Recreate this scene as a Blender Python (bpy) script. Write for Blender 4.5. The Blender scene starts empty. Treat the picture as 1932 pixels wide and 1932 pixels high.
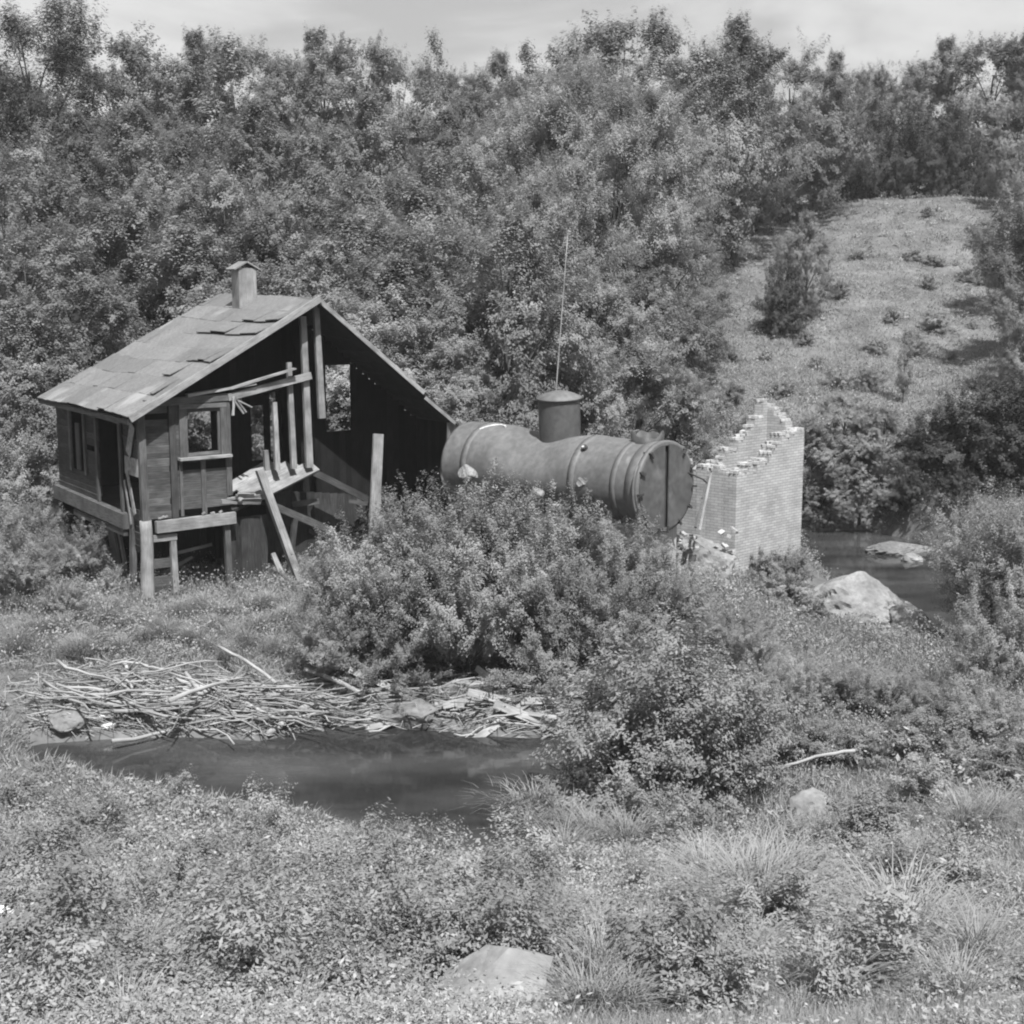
import bpy, math, numpy as np
from mathutils import Vector, Matrix

SC = bpy.context.scene
COL = SC.collection

# ------------------------------------------------------------------ camera, sky, sun, exposure
PITCH = math.radians(9.2)
FPX = 2640.0            # focal length in 1932-pixel units
HC = 8.2
cam_d = bpy.data.cameras.new('camera')
cam = bpy.data.objects.new('camera', cam_d)
COL.objects.link(cam)
cam.location = (0, 0, HC)
cam.rotation_euler = (math.pi/2 - PITCH, 0, 0)
cam_d.sensor_width = 36.0
cam_d.lens = 36.0*FPX/1932.0
cam_d.clip_start = 0.1
cam_d.clip_end = 5000
SC.camera = cam

SUN_EL = math.radians(58)
SUN_DIR = Vector((0.28, -0.96, 0)).normalized()*math.cos(SUN_EL) + Vector((0, 0, math.sin(SUN_EL)))
world = bpy.data.worlds.new('World')
SC.world = world
world.use_nodes = True
wn, wl = world.node_tree.nodes, world.node_tree.links
wn.clear()
w_out = wn.new('ShaderNodeOutputWorld')
w_bg = wn.new('ShaderNodeBackground')
w_bg.inputs['Strength'].default_value = 0.10
sky = wn.new('ShaderNodeTexSky')
sky.sky_type = 'NISHITA'
sky.sun_disc = False
sky.sun_elevation = SUN_EL
sky.sun_rotation = math.atan2(SUN_DIR.x, SUN_DIR.y)
sky.air_density = 1.0
sky.dust_density = 2.0
bw = wn.new('ShaderNodeRGBToBW')
tc = wn.new('ShaderNodeTexCoord')
mp = wn.new('ShaderNodeMapping')
mp.inputs['Scale'].default_value = (2.2, 2.2, 6.5)
mp.inputs['Location'].default_value = (0.35, 0.1, 0.2)
cn = wn.new('ShaderNodeTexNoise')
cn.inputs['Scale'].default_value = 1.6
cn.inputs['Detail'].default_value = 5
cn.inputs['Roughness'].default_value = 0.5
cn.inputs['Distortion'].default_value = 0.4
cr = wn.new('ShaderNodeValToRGB')
cr.color_ramp.interpolation = 'EASE'
cr.color_ramp.elements[0].position = 0.42
cr.color_ramp.elements[0].color = (2.05, 2.05, 2.05, 1)
cr.color_ramp.elements[1].position = 0.60
cr.color_ramp.elements[1].color = (3.3, 3.3, 3.3, 1)
mx = wn.new('ShaderNodeMix')
mx.data_type = 'RGBA'
mx.inputs[0].default_value = 0.85
wl.new(sky.outputs[0], bw.inputs[0])
wl.new(tc.outputs['Generated'], mp.inputs['Vector'])
wl.new(mp.outputs[0], cn.inputs['Vector'])
wl.new(cn.outputs['Fac'], cr.inputs['Fac'])
wl.new(bw.outputs[0], mx.inputs[6])
wl.new(cr.outputs[0], mx.inputs[7])
wl.new(mx.outputs[2], w_bg.inputs['Color'])
wl.new(w_bg.outputs[0], w_out.inputs[0])

sun_d = bpy.data.lights.new('sun', 'SUN')
sun_d.energy = 3.6
sun_d.angle = math.radians(0.7)
sun_d.color = (1.0, 1.0, 1.0)       # black-and-white photograph: neutral light
sun = bpy.data.objects.new('sun', sun_d)
COL.objects.link(sun)
sun.rotation_euler = SUN_DIR.to_track_quat('Z', 'Y').to_euler()
sun.location = (0, 0, 60)

SC.view_settings.view_transform = 'Standard'
SC.view_settings.look = 'None'
SC.view_settings.exposure = 1.22
SC.view_settings.gamma = 1.0
SC.render.engine = 'CYCLES'
SC.cycles.max_bounces = 6
SC.cycles.diffuse_bounces = 3
SC.cycles.glossy_bounces = 2
SC.cycles.transmission_bounces = 3
SC.cycles.pixel_filter_type = 'BLACKMAN_HARRIS'
SC.cycles.filter_width = 2.1            # soft large-format lens
SC.cycles.caustics_reflective = False
SC.cycles.caustics_refractive = False

# ------------------------------------------------------------------ small maths
def hash01(ix, iy, seed):
    h = (ix.astype(np.int64)*374761393 + iy.astype(np.int64)*668265263 + seed*974634777) & 0x7fffffff
    h = ((h ^ (h >> 13))*1274126177) & 0x7fffffff
    return ((h ^ (h >> 16)) & 0xffff)/65535.0

def vnoise(x, y, s, seed=0):
    x = np.asarray(x, float)/s; y = np.asarray(y, float)/s
    ix, iy = np.floor(x), np.floor(y)
    fx, fy = x-ix, y-iy
    fx = fx*fx*(3-2*fx); fy = fy*fy*(3-2*fy)
    a = hash01(ix, iy, seed); b = hash01(ix+1, iy, seed)
    c = hash01(ix, iy+1, seed); d = hash01(ix+1, iy+1, seed)
    return (a*(1-fx)+b*fx)*(1-fy)+(c*(1-fx)+d*fx)*fy

def fbm(x, y, s, seed=0):
    return 0.55*vnoise(x, y, s, seed)+0.3*vnoise(x, y, s/2.1, seed+1)+0.15*vnoise(x, y, s/4.3, seed+2)

def ray(u, v):
    a, b = (u-966)/FPX, (v-966)/FPX
    return np.array([a, math.cos(PITCH)-b*math.sin(PITCH), -math.sin(PITCH)-b*math.cos(PITCH)])
ORI = np.array([0, 0, HC])
def at_z(u, v, z):
    r = ray(u, v); return ORI+r*(z-HC)/r[2]
def at_y(u, v, y):
    r = ray(u, v); return ORI+r*y/r[1]

# ------------------------------------------------------------------ terrain
POND = np.array([at_z(u, v, 0)[:2] for u, v in ((60,1405),(180,1398),(330,1396),(500,1398),(620,1368),(850,1385),(1000,1398),(1150,1392),
                 (1230,1450),(1200,1560),(1050,1600),(960,1725),(820,1735),(760,1650),(650,1575),(480,1545),(330,1505),(180,1475),(60,1450))])
RIVER = np.array([at_z(u, v, 0)[:2] for u, v in ((1380,1003),(1510,1003),(1640,1000),(1780,1035),(1960,1080),(1990,1190),(1790,1240),(1720,1232),(1690,1222),
                  (1560,1150),(1440,1080))])
PROF_Y = np.array([-400,-30,0,4,8,12,16,18.5,21,24,30,36,42,46,60,75,97,104,135,220,900])
PROF_Z = np.array([9,7.5,6.5,5.25,3.75,2.45,1.15,.45,.3,.4,1.25,1.4,1.4,1.5,4.1,7.0,12.9,13.6,15.5,20,34])

def sdist(poly, x, y):
    """signed distance to polygon, negative inside"""
    d = np.full(x.shape, 1e9); inside = np.zeros(x.shape, bool)
    n = len(poly)
    for i in range(n):
        ax, ay = poly[i]; bx, by = poly[(i+1) % n]
        ex, ey = bx-ax, by-ay
        t = np.clip(((x-ax)*ex+(y-ay)*ey)/(ex*ex+ey*ey), 0, 1)
        d = np.minimum(d, np.hypot(x-ax-t*ex, y-ay-t*ey))
        c = ((ay > y) != (by > y)) & (x < (bx-ax)*(y-ay)/(by-ay+1e-12)+ax)
        inside ^= c
    return np.where(inside, -d, d)

def smooth(e0, e1, t):
    t = np.clip((t-e0)/(e1-e0), 0, 1); return t*t*(3-2*t)

def terrain(x, y):
    x = np.asarray(x, float); y = np.asarray(y, float)
    z = np.interp(y, PROF_Y, PROF_Z)
    far = smooth(40, 70, y)
    z = z + (fbm(x, y, 16, 5)-0.5)*2.2*far + (fbm(x, y, 3.0, 9)-0.5)*(0.35+0.3*far)
    # knoll: the meadow top is a rounded brow on the right
    z = z + 1.3*np.exp(-(((x-29)/8.0)**2+((y-93)/10.0)**2))
    # raised bank right of the pond (foreground right rises a bit)
    z = z + 0.7*smooth(3, 9, x)*np.exp(-((y-17)/6.0)**2)
    # gentle mound under the boiler and bushes
    z = z + 0.9*np.exp(-(((x-1.5)/4.5)**2+((y-32.5)/3.0)**2))
    z = z - 1.0*np.exp(-(((x-7.9)/2.9)**2+((y-29.0)/3.4)**2))
    for poly, wdt in ((POND, 0.7), (RIVER, 0.9)):
        near = (np.abs(x-poly[:, 0].mean()) < 30) & (np.abs(y-poly[:, 1].mean()) < 30)
        sd = np.full(x.shape, 99.0)
        if near.any():
            sd[near] = sdist(poly, x[near], y[near]) + (vnoise(x[near], y[near], 0.9, 3)-0.5)*0.35
        k = 1-smooth(-0.5, wdt, sd)
        z = z*(1-k) + (-0.6)*k
    return z

def ter(x, y):
    return float(terrain(np.array([x]), np.array([y]))[0])

def on(u, v, y0=6.0, y1=140.0):
    """point of the ground seen at that place"""
    r = ray(u, v)
    ys = np.linspace(y0, y1, 2400)
    P = ORI[None]+r[None]*(ys/r[1])[:, None]
    hit = np.nonzero(P[:, 2] <= terrain(P[:, 0], P[:, 1]))[0]
    i = hit[0] if len(hit) else len(ys)-1
    return P[i]

# ------------------------------------------------------------------ materials (all neutral grey, as the photograph)
def new_mat(name):
    m = bpy.data.materials.new(name); m.use_nodes = True
    nt = m.node_tree; nt.nodes.clear()
    return m, nt.nodes, nt.links

def val_ramp(nodes, lo, hi, p0=0.3, p1=0.7):
    r = nodes.new('ShaderNodeMapRange')
    r.inputs['From Min'].default_value = p0; r.inputs['From Max'].default_value = p1
    r.inputs['To Min'].default_value = lo; r.inputs['To Max'].default_value = hi
    return r

def mul(nodes, links, a, b):
    m = nodes.new('ShaderNodeMath'); m.operation = 'MULTIPLY'
    for i, s in enumerate((a, b)):
        if isinstance(s, (int, float)): m.inputs[i].default_value = s
        else: links.new(s, m.inputs[i])
    return m.outputs[0]

def leaf_mat(name, base, trans=0.3, rnd=0.27):
    m, n, l = new_mat(name)
    out = n.new('ShaderNodeOutputMaterial')
    at = n.new('ShaderNodeAttribute'); at.attribute_name = 'tone'
    oi = n.new('ShaderNodeObjectInfo')
    r = n.new('ShaderNodeMapRange')
    r.inputs['To Min'].default_value = 1-rnd; r.inputs['To Max'].default_value = 1+rnd
    l.new(oi.outputs['Random'], r.inputs['Value'])
    v = mul(n, l, mul(n, l, at.outputs['Fac'], r.outputs[0]), base)
    cc = n.new('ShaderNodeCombineColor')
    for i in range(3): l.new(v, cc.inputs[i])
    d = n.new('ShaderNodeBsdfDiffuse'); t = n.new('ShaderNodeBsdfTranslucent')
    l.new(cc.outputs[0], d.inputs['Color']); l.new(cc.outputs[0], t.inputs['Color'])
    mx = n.new('ShaderNodeMixShader'); mx.inputs[0].default_value = trans
    l.new(d.outputs[0], mx.inputs[1]); l.new(t.outputs[0], mx.inputs[2])
    l.new(mx.outputs[0], out.inputs['Surface'])
    return m

def wood_mat(name, lo, hi, rough=0.85, bump=0.5):
    m, n, l = new_mat(name)
    out = n.new('ShaderNodeOutputMaterial'); p = n.new('ShaderNodeBsdfPrincipled')
    uv = n.new('ShaderNodeUVMap'); mp = n.new('ShaderNodeMapping')
    mp.inputs['Scale'].default_value = (1.6, 26, 1)
    l.new(uv.outputs[0], mp.inputs['Vector'])
    t = n.new('ShaderNodeTexNoise'); t.inputs['Scale'].default_value = 2.0
    t.inputs['Detail'].default_value = 6; t.inputs['Roughness'].default_value = 0.65
    l.new(mp.outputs[0], t.inputs['Vector'])
    t2 = n.new('ShaderNodeTexNoise'); t2.inputs['Scale'].default_value = 2.3; t2.inputs['Detail'].default_value = 4
    l.new(uv.outputs[0], t2.inputs['Vector'])
    a = val_ramp(n, lo, hi, 0.32, 0.68); l.new(t.outputs['Fac'], a.inputs['Value'])
    b = val_ramp(n, 0.65, 1.35, 0.3, 0.7); l.new(t2.outputs['Fac'], b.inputs['Value'])
    at = n.new('ShaderNodeAttribute'); at.attribute_name = 'tone'
    v = mul(n, l, mul(n, l, a.outputs[0], b.outputs[0]), at.outputs['Fac'])
    cc = n.new('ShaderNodeCombineColor')
    for i in range(3): l.new(v, cc.inputs[i])
    l.new(cc.outputs[0], p.inputs['Base Color'])
    p.inputs['Roughness'].default_value = rough
    p.inputs['Specular IOR Level'].default_value = 0.2
    bp = n.new('ShaderNodeBump'); bp.inputs['Strength'].default_value = bump; bp.inputs['Distance'].default_value = 0.02
    l.new(t.outputs['Fac'], bp.inputs['Height']); l.new(bp.outputs[0], p.inputs['Normal'])
    l.new(p.outputs[0], out.inputs['Surface'])
    return m

def noise_mat(name, lo, hi, scale, rough=0.9, bump=0.4, dist=0.03, fine=0, spec=0.3, metal=0.0, stretch=(1, 1, 1), patch=None, tone=False):
    """patch = (value, scale, threshold): an extra irregular stain of its own colour"""
    m, n, l = new_mat(name)
    out = n.new('ShaderNodeOutputMaterial'); p = n.new('ShaderNodeBsdfPrincipled')
    tcn = n.new('ShaderNodeTexCoord'); mp = n.new('ShaderNodeMapping'); mp.inputs['Scale'].default_value = stretch
    l.new(tcn.outputs['Object'], mp.inputs['Vector'])
    t = n.new('ShaderNodeTexNoise'); t.inputs['Scale'].default_value = scale
    t.inputs['Detail'].default_value = 8; t.inputs['Roughness'].default_value = 0.62
    l.new(mp.outputs[0], t.inputs['Vector'])
    a = val_ramp(n, lo, hi, 0.32, 0.68); l.new(t.outputs['Fac'], a.inputs['Value'])
    v = a.outputs[0]
    hgt = t.outputs['Fac']
    if fine:
        t3 = n.new('ShaderNodeTexNoise'); t3.inputs['Scale'].default_value = fine; t3.inputs['Detail'].default_value = 4
        l.new(tcn.outputs['Object'], t3.inputs['Vector'])
        b = val_ramp(n, 0.8, 1.2, 0.3, 0.7); l.new(t3.outputs['Fac'], b.inputs['Value'])
        v = mul(n, l, v, b.outputs[0])
    if patch:
        t4 = n.new('ShaderNodeTexNoise'); t4.inputs['Scale'].default_value = patch[1]; t4.inputs['Detail'].default_value = 6
        mp4 = n.new('ShaderNodeMapping'); mp4.inputs['Location'].default_value = (3.1, 7.7, 1.3)
        l.new(tcn.outputs['Object'], mp4.inputs['Vector']); l.new(mp4.outputs[0], t4.inputs['Vector'])
        f = val_ramp(n, 0, 1, patch[2], patch[2]+0.06); l.new(t4.outputs['Fac'], f.inputs['Value'])
        mixn = n.new('ShaderNodeMix'); mixn.data_type = 'FLOAT'
        l.new(f.outputs[0], mixn.inputs[0]); l.new(v, mixn.inputs[2]); mixn.inputs[3].default_value = patch[0]
        v = mixn.outputs[0]
    if tone:
        at = n.new('ShaderNodeAttribute'); at.attribute_name = 'tone'
        v = mul(n, l, v, at.outputs['Fac'])
    cc = n.new('ShaderNodeCombineColor')
    for i in range(3): l.new(v, cc.inputs[i])
    l.new(cc.outputs[0], p.inputs['Base Color'])
    p.inputs['Roughness'].default_value = rough; p.inputs['Metallic'].default_value = metal
    p.inputs['Specular IOR Level'].default_value = spec
    bp = n.new('ShaderNodeBump'); bp.inputs['Strength'].default_value = bump; bp.inputs['Distance'].default_value = dist
    l.new(hgt, bp.inputs['Height']); l.new(bp.outputs[0], p.inputs['Normal'])
    l.new(p.outputs[0], out.inputs['Surface'])
    return m

def brick_mat(name):
    m, n, l = new_mat(name)
    out = n.new('ShaderNodeOutputMaterial'); p = n.new('ShaderNodeBsdfPrincipled')
    uv = n.new('ShaderNodeUVMap')
    b = n.new('ShaderNodeTexBrick')
    b.inputs['Scale'].default_value = 1.0
    b.inputs['Brick Width'].default_value = 0.21; b.inputs['Row Height'].default_value = 0.066
    b.inputs['Mortar Size'].default_value = 0.007; b.inputs['Mortar Smooth'].default_value = 0.3
    b.inputs['Color1'].default_value = (.31, .31, .31, 1); b.inputs['Color2'].default_value = (.40, .40, .40, 1)
    b.inputs['Mortar'].default_value = (.22, .22, .22, 1)
    l.new(uv.outputs[0], b.inputs['Vector'])
    t = n.new('ShaderNodeTexNoise'); t.inputs['Scale'].default_value = 1.7; t.inputs['Detail'].default_value = 7
    t.inputs['Roughness'].default_value = 0.6
    l.new(uv.outputs[0], t.inputs['Vector'])
    a = val_ramp(n, 0.84, 1.16, 0.35, 0.68); l.new(t.outputs['Fac'], a.inputs['Value'])
    bwn = n.new('ShaderNodeRGBToBW'); l.new(b.outputs['Color'], bwn.inputs[0])
    v = mul(n, l, bwn.outputs[0], a.outputs[0])
    cc = n.new('ShaderNodeCombineColor')
    for i in range(3): l.new(v, cc.inputs[i])
    l.new(cc.outputs[0], p.inputs['Base Color']); p.inputs['Roughness'].default_value = 0.92
    p.inputs['Specular IOR Level'].default_value = 0.15
    bp = n.new('ShaderNodeBump'); bp.inputs['Strength'].default_value = 0.6; bp.inputs['Distance'].default_value = 0.01
    inv = n.new('ShaderNodeMath'); inv.operation = 'SUBTRACT'; inv.inputs[0].default_value = 1
    l.new(b.outputs['Fac'], inv.inputs[1]); l.new(inv.outputs[0], bp.inputs['Height'])
    l.new(bp.outputs[0], p.inputs['Normal'])
    l.new(p.outputs[0], out.inputs['Surface'])
    return m

def water_mat(name):
    m, n, l = new_mat(name)
    out = n.new('ShaderNodeOutputMaterial'); p = n.new('ShaderNodeBsdfPrincipled')
    tcn = n.new('ShaderNodeTexCoord'); mp = n.new('ShaderNodeMapping'); mp.inputs['Scale'].default_value = (0.6, 1.6, 1)
    l.new(tcn.outputs['Object'], mp.inputs['Vector'])
    t = n.new('ShaderNodeTexNoise'); t.inputs['Scale'].default_value = 2.2; t.inputs['Detail'].default_value = 5
    l.new(mp.outputs[0], t.inputs['Vector'])
    t2 = n.new('ShaderNodeTexNoise'); t2.inputs['Scale'].default_value = 0.5; t2.inputs['Detail'].default_value = 5
    l.new(mp.outputs[0], t2.inputs['Vector'])
    a = val_ramp(n, 0.02, 0.055, 0.35, 0.65); l.new(t2.outputs['Fac'], a.inputs['Value'])
    cc = n.new('ShaderNodeCombineColor')
    for i in range(3): l.new(a.outputs[0], cc.inputs[i])
    l.new(cc.outputs[0], p.inputs['Base Color'])
    p.inputs['Roughness'].default_value = 0.06
    p.inputs['IOR'].default_value = 1.33
    bp = n.new('ShaderNodeBump'); bp.inputs['Strength'].default_value = 0.10; bp.inputs['Distance'].default_value = 0.04
    l.new(t.outputs['Fac'], bp.inputs['Height']); l.new(bp.outputs[0], p.inputs['Normal'])
    l.new(p.outputs[0], out.inputs['Surface'])
    return m

M = dict(
    soil=noise_mat('soil_and_thatch', 0.07, 0.16, 0.55, bump=0.8, dist=0.08, fine=5),
    leaf=leaf_mat('broad_foliage', 0.22, 0.36, 0.2),
    leaf_far=leaf_mat('forest_foliage', 0.23, 0.40, 0.28),
    willow=leaf_mat('willow_foliage', 0.27, 0.38, 0.2),
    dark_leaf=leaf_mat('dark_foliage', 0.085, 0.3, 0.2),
    pine=leaf_mat('pine_needles', 0.055, 0.2, 0.1),
    weed=leaf_mat('weed_leaves', 0.25, 0.35),
    grass=leaf_mat('grass_blades', 0.28, 0.35, 0.12),
    bark=noise_mat('bark', 0.035, 0.09, 6, bump=0.8, dist=0.03, stretch=(1, 1, 0.25)),
    stick=wood_mat('bleached_driftwood', 0.20, 0.40),
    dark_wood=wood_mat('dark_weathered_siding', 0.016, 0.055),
    mid_wood=wood_mat('weathered_board', 0.042, 0.12),
    light_wood=wood_mat('silvered_board', 0.14, 0.29),
    inner_wood=wood_mat('shade_dark_inner_board', 0.004, 0.013),  # near-black: the shade of the interior is put into the board colour
    tar=noise_mat('roll_roofing', 0.12, 0.16, 0.9, rough=0.85, bump=0.25, fine=14, patch=(0.22, 0.55, 0.60), tone=True),
    paper=noise_mat('torn_building_paper', 0.14, 0.28, 3.0, fine=12),
    rust=noise_mat('rusted_boiler_plate', 0.088, 0.145, 0.9, rough=0.62, bump=0.14, fine=8, spec=0.4, stretch=(1.3, .8, .8), patch=(0.19, 1.7, 0.66)),
    rust_plate=noise_mat('rusted_end_plate', 0.06, 0.095, 1.6, rough=0.6, bump=0.12, fine=7, spec=0.4, patch=(0.14, 0.8, 0.62)),
    rust_dark=noise_mat('dark_rusted_iron', 0.03, 0.06, 3, rough=0.6, spec=0.4),
    scale=noise_mat('white_scale_deposit', 0.4, 0.6, 8),
    brick=brick_mat('pale_brickwork'),
    brick_raw=noise_mat('loose_brick', 0.25, 0.42, 5, fine=20, bump=0.5, tone=True),
    rock=noise_mat('lichened_granite', 0.13, 0.26, 1.6, bump=0.7, dist=0.06, fine=11),
    rock_dark=noise_mat('grey_river_rock', 0.09, 0.19, 1.6, bump=0.7, dist=0.06, fine=11),
    rock_white=noise_mat('white_stone', 0.7, 0.9, 3, bump=0.3),
    water=water_mat('stream_water'),
)

# ------------------------------------------------------------------ object helpers
def tag(o, label=None, cat=None, group=None, kind=None):
    if label: o['label'] = label
    if cat: o['category'] = cat
    if group: o['group'] = group
    if kind: o['kind'] = kind
    return o

def thing(name, label, cat, loc=(0, 0, 0), rz=0, group=None):
    o = bpy.data.objects.new(name, None); COL.objects.link(o)
    o.empty_display_size = 0.3
    o.location = loc; o.rotation_euler = (0, 0, rz)
    return tag(o, label, cat, group)

def link_mesh(name, me, mat, parent=None):
    me.materials.clear(); me.materials.append(mat)
    o = bpy.data.objects.new(name, me); COL.objects.link(o)
    if parent is not None: o.parent = parent
    return o

def np_mesh(name, V, Q, tone=None, smooth_sh=False):
    """quads from arrays"""
    me = bpy.data.meshes.new(name)
    V = np.ascontiguousarray(V, np.float32); Q = np.ascontiguousarray(Q, np.int32)
    k = Q.shape[1]
    me.vertices.add(len(V)); me.vertices.foreach_set('co', V.ravel())
    me.loops.add(Q.size); me.loops.foreach_set('vertex_index', Q.ravel())
    me.polygons.add(len(Q)); me.polygons.foreach_set('loop_start', np.arange(len(Q), dtype=np.int32)*k)
    me.polygons.foreach_set('loop_total', np.full(len(Q), k, np.int32))
    if smooth_sh: me.polygons.foreach_set('use_smooth', np.ones(len(Q), bool))
    me.update(calc_edges=True)
    if tone is not None:
        a = me.attributes.new('tone', 'FLOAT', 'POINT')
        a.data.foreach_set('value', np.ascontiguousarray(tone, np.float32))
    return me

def unit(a):
    return a/(np.linalg.norm(a, axis=-1, keepdims=True)+1e-9)

def leaf_quads(P, N, L, W, rng, tone, D=None, dw=0.0):
    """diamond leaves at P facing N; D is a preferred long-axis direction"""
    n = len(P)
    T = rng.normal(size=(n, 3))
    if D is not None: T = T*(1-dw)+np.asarray(D)*dw*2.0
    T = unit(T-N*np.sum(T*N, 1, keepdims=True))
    B = np.cross(N, T)
    L = np.broadcast_to(L, (n,))[:, None]; W = np.broadcast_to(W, (n,))[:, None]
    V = np.stack([P-T*L*.5, P+B*W*.5-T*L*.05, P+T*L*.5, P-B*W*.5-T*L*.05], 1).reshape(-1, 3)
    Q = np.arange(4*n).reshape(-1, 4)
    return V, Q, np.repeat(tone, 4)

class MB:
    """collects boards, tubes, boxes and plates into one mesh"""
    def __init__(s, seed=0):
        s.v, s.f, s.uv, s.t = [], [], [], []
        s.rng = np.random.default_rng(seed)
    def _quad(s, ids, uvs):
        s.f.append(ids); s.uv.append(uvs)
    def board(s, p0, p1, w, d, up=(0, 0, 1), jit=0.12, tone=1.0, w1=None, wob=0.0):
        p0, p1 = np.array(p0, float), np.array(p1, float)
        ax = p1-p0; L = np.linalg.norm(ax); ax /= L
        up = np.array(up, float); up = up-ax*np.dot(up, ax)
        if np.linalg.norm(up) < 1e-4: up = np.array([1., 0, 0])-ax*ax[0]
        up /= np.linalg.norm(up); sd = np.cross(ax, up)
        w1 = w if w1 is None else w1
        b = len(s.v); tn = tone*(1+s.rng.uniform(-jit, jit))
        for p, ww in ((p0, w), (p1, w1)):
            o = s.rng.uniform(-wob, wob, 3) if wob else 0
            for a, c in ((-1, -1), (1, -1), (1, 1), (-1, 1)):
                s.v.append(p+o+up*ww*.5*a+sd*d*.5*c); s.t.append(tn)
        ou, ov = s.rng.uniform(0, 50, 2)
        for k, ww in ((0, w), (1, d), (2, w), (3, d)):
            k2 = (k+1) % 4
            s._quad((b+k, b+k2, b+4+k2, b+4+k), ((ou, ov), (ou, ov+ww), (ou+L, ov+ww), (ou+L, ov))); ov += ww
        s._quad((b+3, b+2, b+1, b), ((ou, ov), (ou+.02, ov), (ou+.02, ov+w), (ou, ov+w)))
        s._quad((b+4, b+5, b+6, b+7), ((ou, ov), (ou+.02, ov), (ou+.02, ov+w), (ou, ov+w)))
        return s
    def plate(s, pts, th, tone=1.0):
        """convex polygon with a thickness"""
        P = np.array(pts, float); n = np.cross(P[1]-P[0], P[2]-P[0]); n /= np.linalg.norm(n)
        b = len(s.v); k = len(P)
        for q in list(P)+list(P-n*th): s.v.append(q); s.t.append(tone)
        e1 = (P[1]-P[0])/np.linalg.norm(P[1]-P[0]); e2 = np.cross(n, e1)
        uv = [((q-P[0])@e1, (q-P[0])@e2) for q in P]
        s._quad(tuple(range(b, b+k)), tuple(uv)); s._quad(tuple(range(b+2*k-1, b+k-1, -1)), tuple(uv[::-1]))
        for i in range(k):
            j = (i+1) % k
            s._quad((b+j, b+i, b+k+i, b+k+j), (uv[j], uv[i], uv[i], uv[j]))
        return s
    def tube(s, pts, rad, n=8, tone=1.0, cap=True):
        P = np.array(pts, float); R = np.broadcast_to(rad, (len(P),))
        b = len(s.v); ou = s.rng.uniform(0, 50)
        d0 = unit(np.gradient(P, axis=0)); ref = np.array([.31, .17, .93])
        if abs(d0[0] @ ref) > .9: ref = np.array([1., 0, 0])
        ln = 0
        lens = []
        for i, p in enumerate(P):
            if i: ln += np.linalg.norm(P[i]-P[i-1])
            lens.append(ln)
            a = np.cross(d0[i], ref); a /= np.linalg.norm(a); c = np.cross(d0[i], a)
            for k in range(n):
                th = 2*math.pi*k/n
                s.v.append(p+(a*math.cos(th)+c*math.sin(th))*R[i]); s.t.append(tone)
        for i in range(len(P)-1):
            for k in range(n):
                k2 = (k+1) % n
                s._quad((b+i*n+k, b+i*n+k2, b+(i+1)*n+k2, b+(i+1)*n+k),
                        ((ou+lens[i], k*.1), (ou+lens[i], k*.1+.1), (ou+lens[i+1], k*.1+.1), (ou+lens[i+1], k*.1)))
        if cap:
            e = b+(len(P)-1)*n
            s._quad(tuple(range(b+n-1, b-1, -1)), tuple((ou, .1*k) for k in range(n)))
            s._quad(tuple(range(e, e+n)), tuple((ou, .1*k) for k in range(n)))
        return s
    def mesh(s, name, smooth_sh=False):
        me = bpy.data.meshes.new(name)
        me.from_pydata([tuple(map(float, q)) for q in s.v], [], [tuple(int(i) for i in f) for f in s.f])
        uvl = me.uv_layers.new(name='UVMap')
        flat = [c for fu in s.uv for q in fu for c in (float(q[0]), float(q[1]))]
        uvl.data.foreach_set('uv', flat)
        a = me.attributes.new('tone', 'FLOAT', 'POINT'); a.data.foreach_set('value', np.array(s.t, np.float32))
        if smooth_sh: me.polygons.foreach_set('use_smooth', [True]*len(me.polygons))
        me.update()
        return me
    def build(s, name, mat, parent=None, smooth_sh=False):
        return link_mesh(name, s.mesh(name, smooth_sh), mat, parent)

def build_each(mb, name, mat, parent, nv=8, nf=6):
    """every board collected in mb becomes a part of its own"""
    out = []
    for i in range(len(mb.v)//nv):
        q = MB(0)
        q.v = mb.v[i*nv:(i+1)*nv]; q.t = mb.t[i*nv:(i+1)*nv]
        q.f = [tuple(k-i*nv for k in f) for f in mb.f[i*nf:(i+1)*nf]]; q.uv = mb.uv[i*nf:(i+1)*nf]
        out.append(q.build(name, mat, parent))
    return out

# ------------------------------------------------------------------ ground and water
def graded(lo_step, lim, mid0, mid1, far):
    a = list(np.arange(mid0, mid1, lo_step))
    x, st = mid1, lo_step
    up = []
    while x < lim:
        up.append(x); st *= far; x += st
    x, st = mid0-lo_step, lo_step
    dn = []
    while x > -lim:
        dn.append(x); st *= far; x -= st
    return np.array(dn[::-1]+a+up)
gx = graded(0.26, 900, -15, 17, 1.06)
gy = graded(0.26, 900, 5, 48, 1.05)
X, Yg = np.meshgrid(gx, gy)
Z = terrain(X, Yg)
nx, ny = len(gx), len(gy)
idx = np.arange(nx*ny).reshape(ny, nx)
Q = np.stack([idx[:-1, :-1], idx[:-1, 1:], idx[1:, 1:], idx[1:, :-1]], -1).reshape(-1, 4)
ground = link_mesh('ground', np_mesh('ground', np.stack([X, Yg, Z], -1).reshape(-1, 3), Q, smooth_sh=True), M['soil'])
tag(ground, kind='structure')

def water_sheet(name, poly, pad):
    c = poly.mean(0)
    P = np.array([p+(p-c)/np.linalg.norm(p-c)*pad for p in poly])
    me = bpy.data.meshes.new(name)
    me.from_pydata([(float(a), float(b), 0.0) for a, b in P], [], [tuple(range(len(P)))[::-1]])
    me.update()
    if me.polygons[0].normal.z < 0: me.flip_normals()
    return tag(link_mesh(name, me, M['water']), kind='structure')
water_sheet('pond_water', POND, 1.3)
water_sheet('river_water', RIVER, 1.6)

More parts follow.
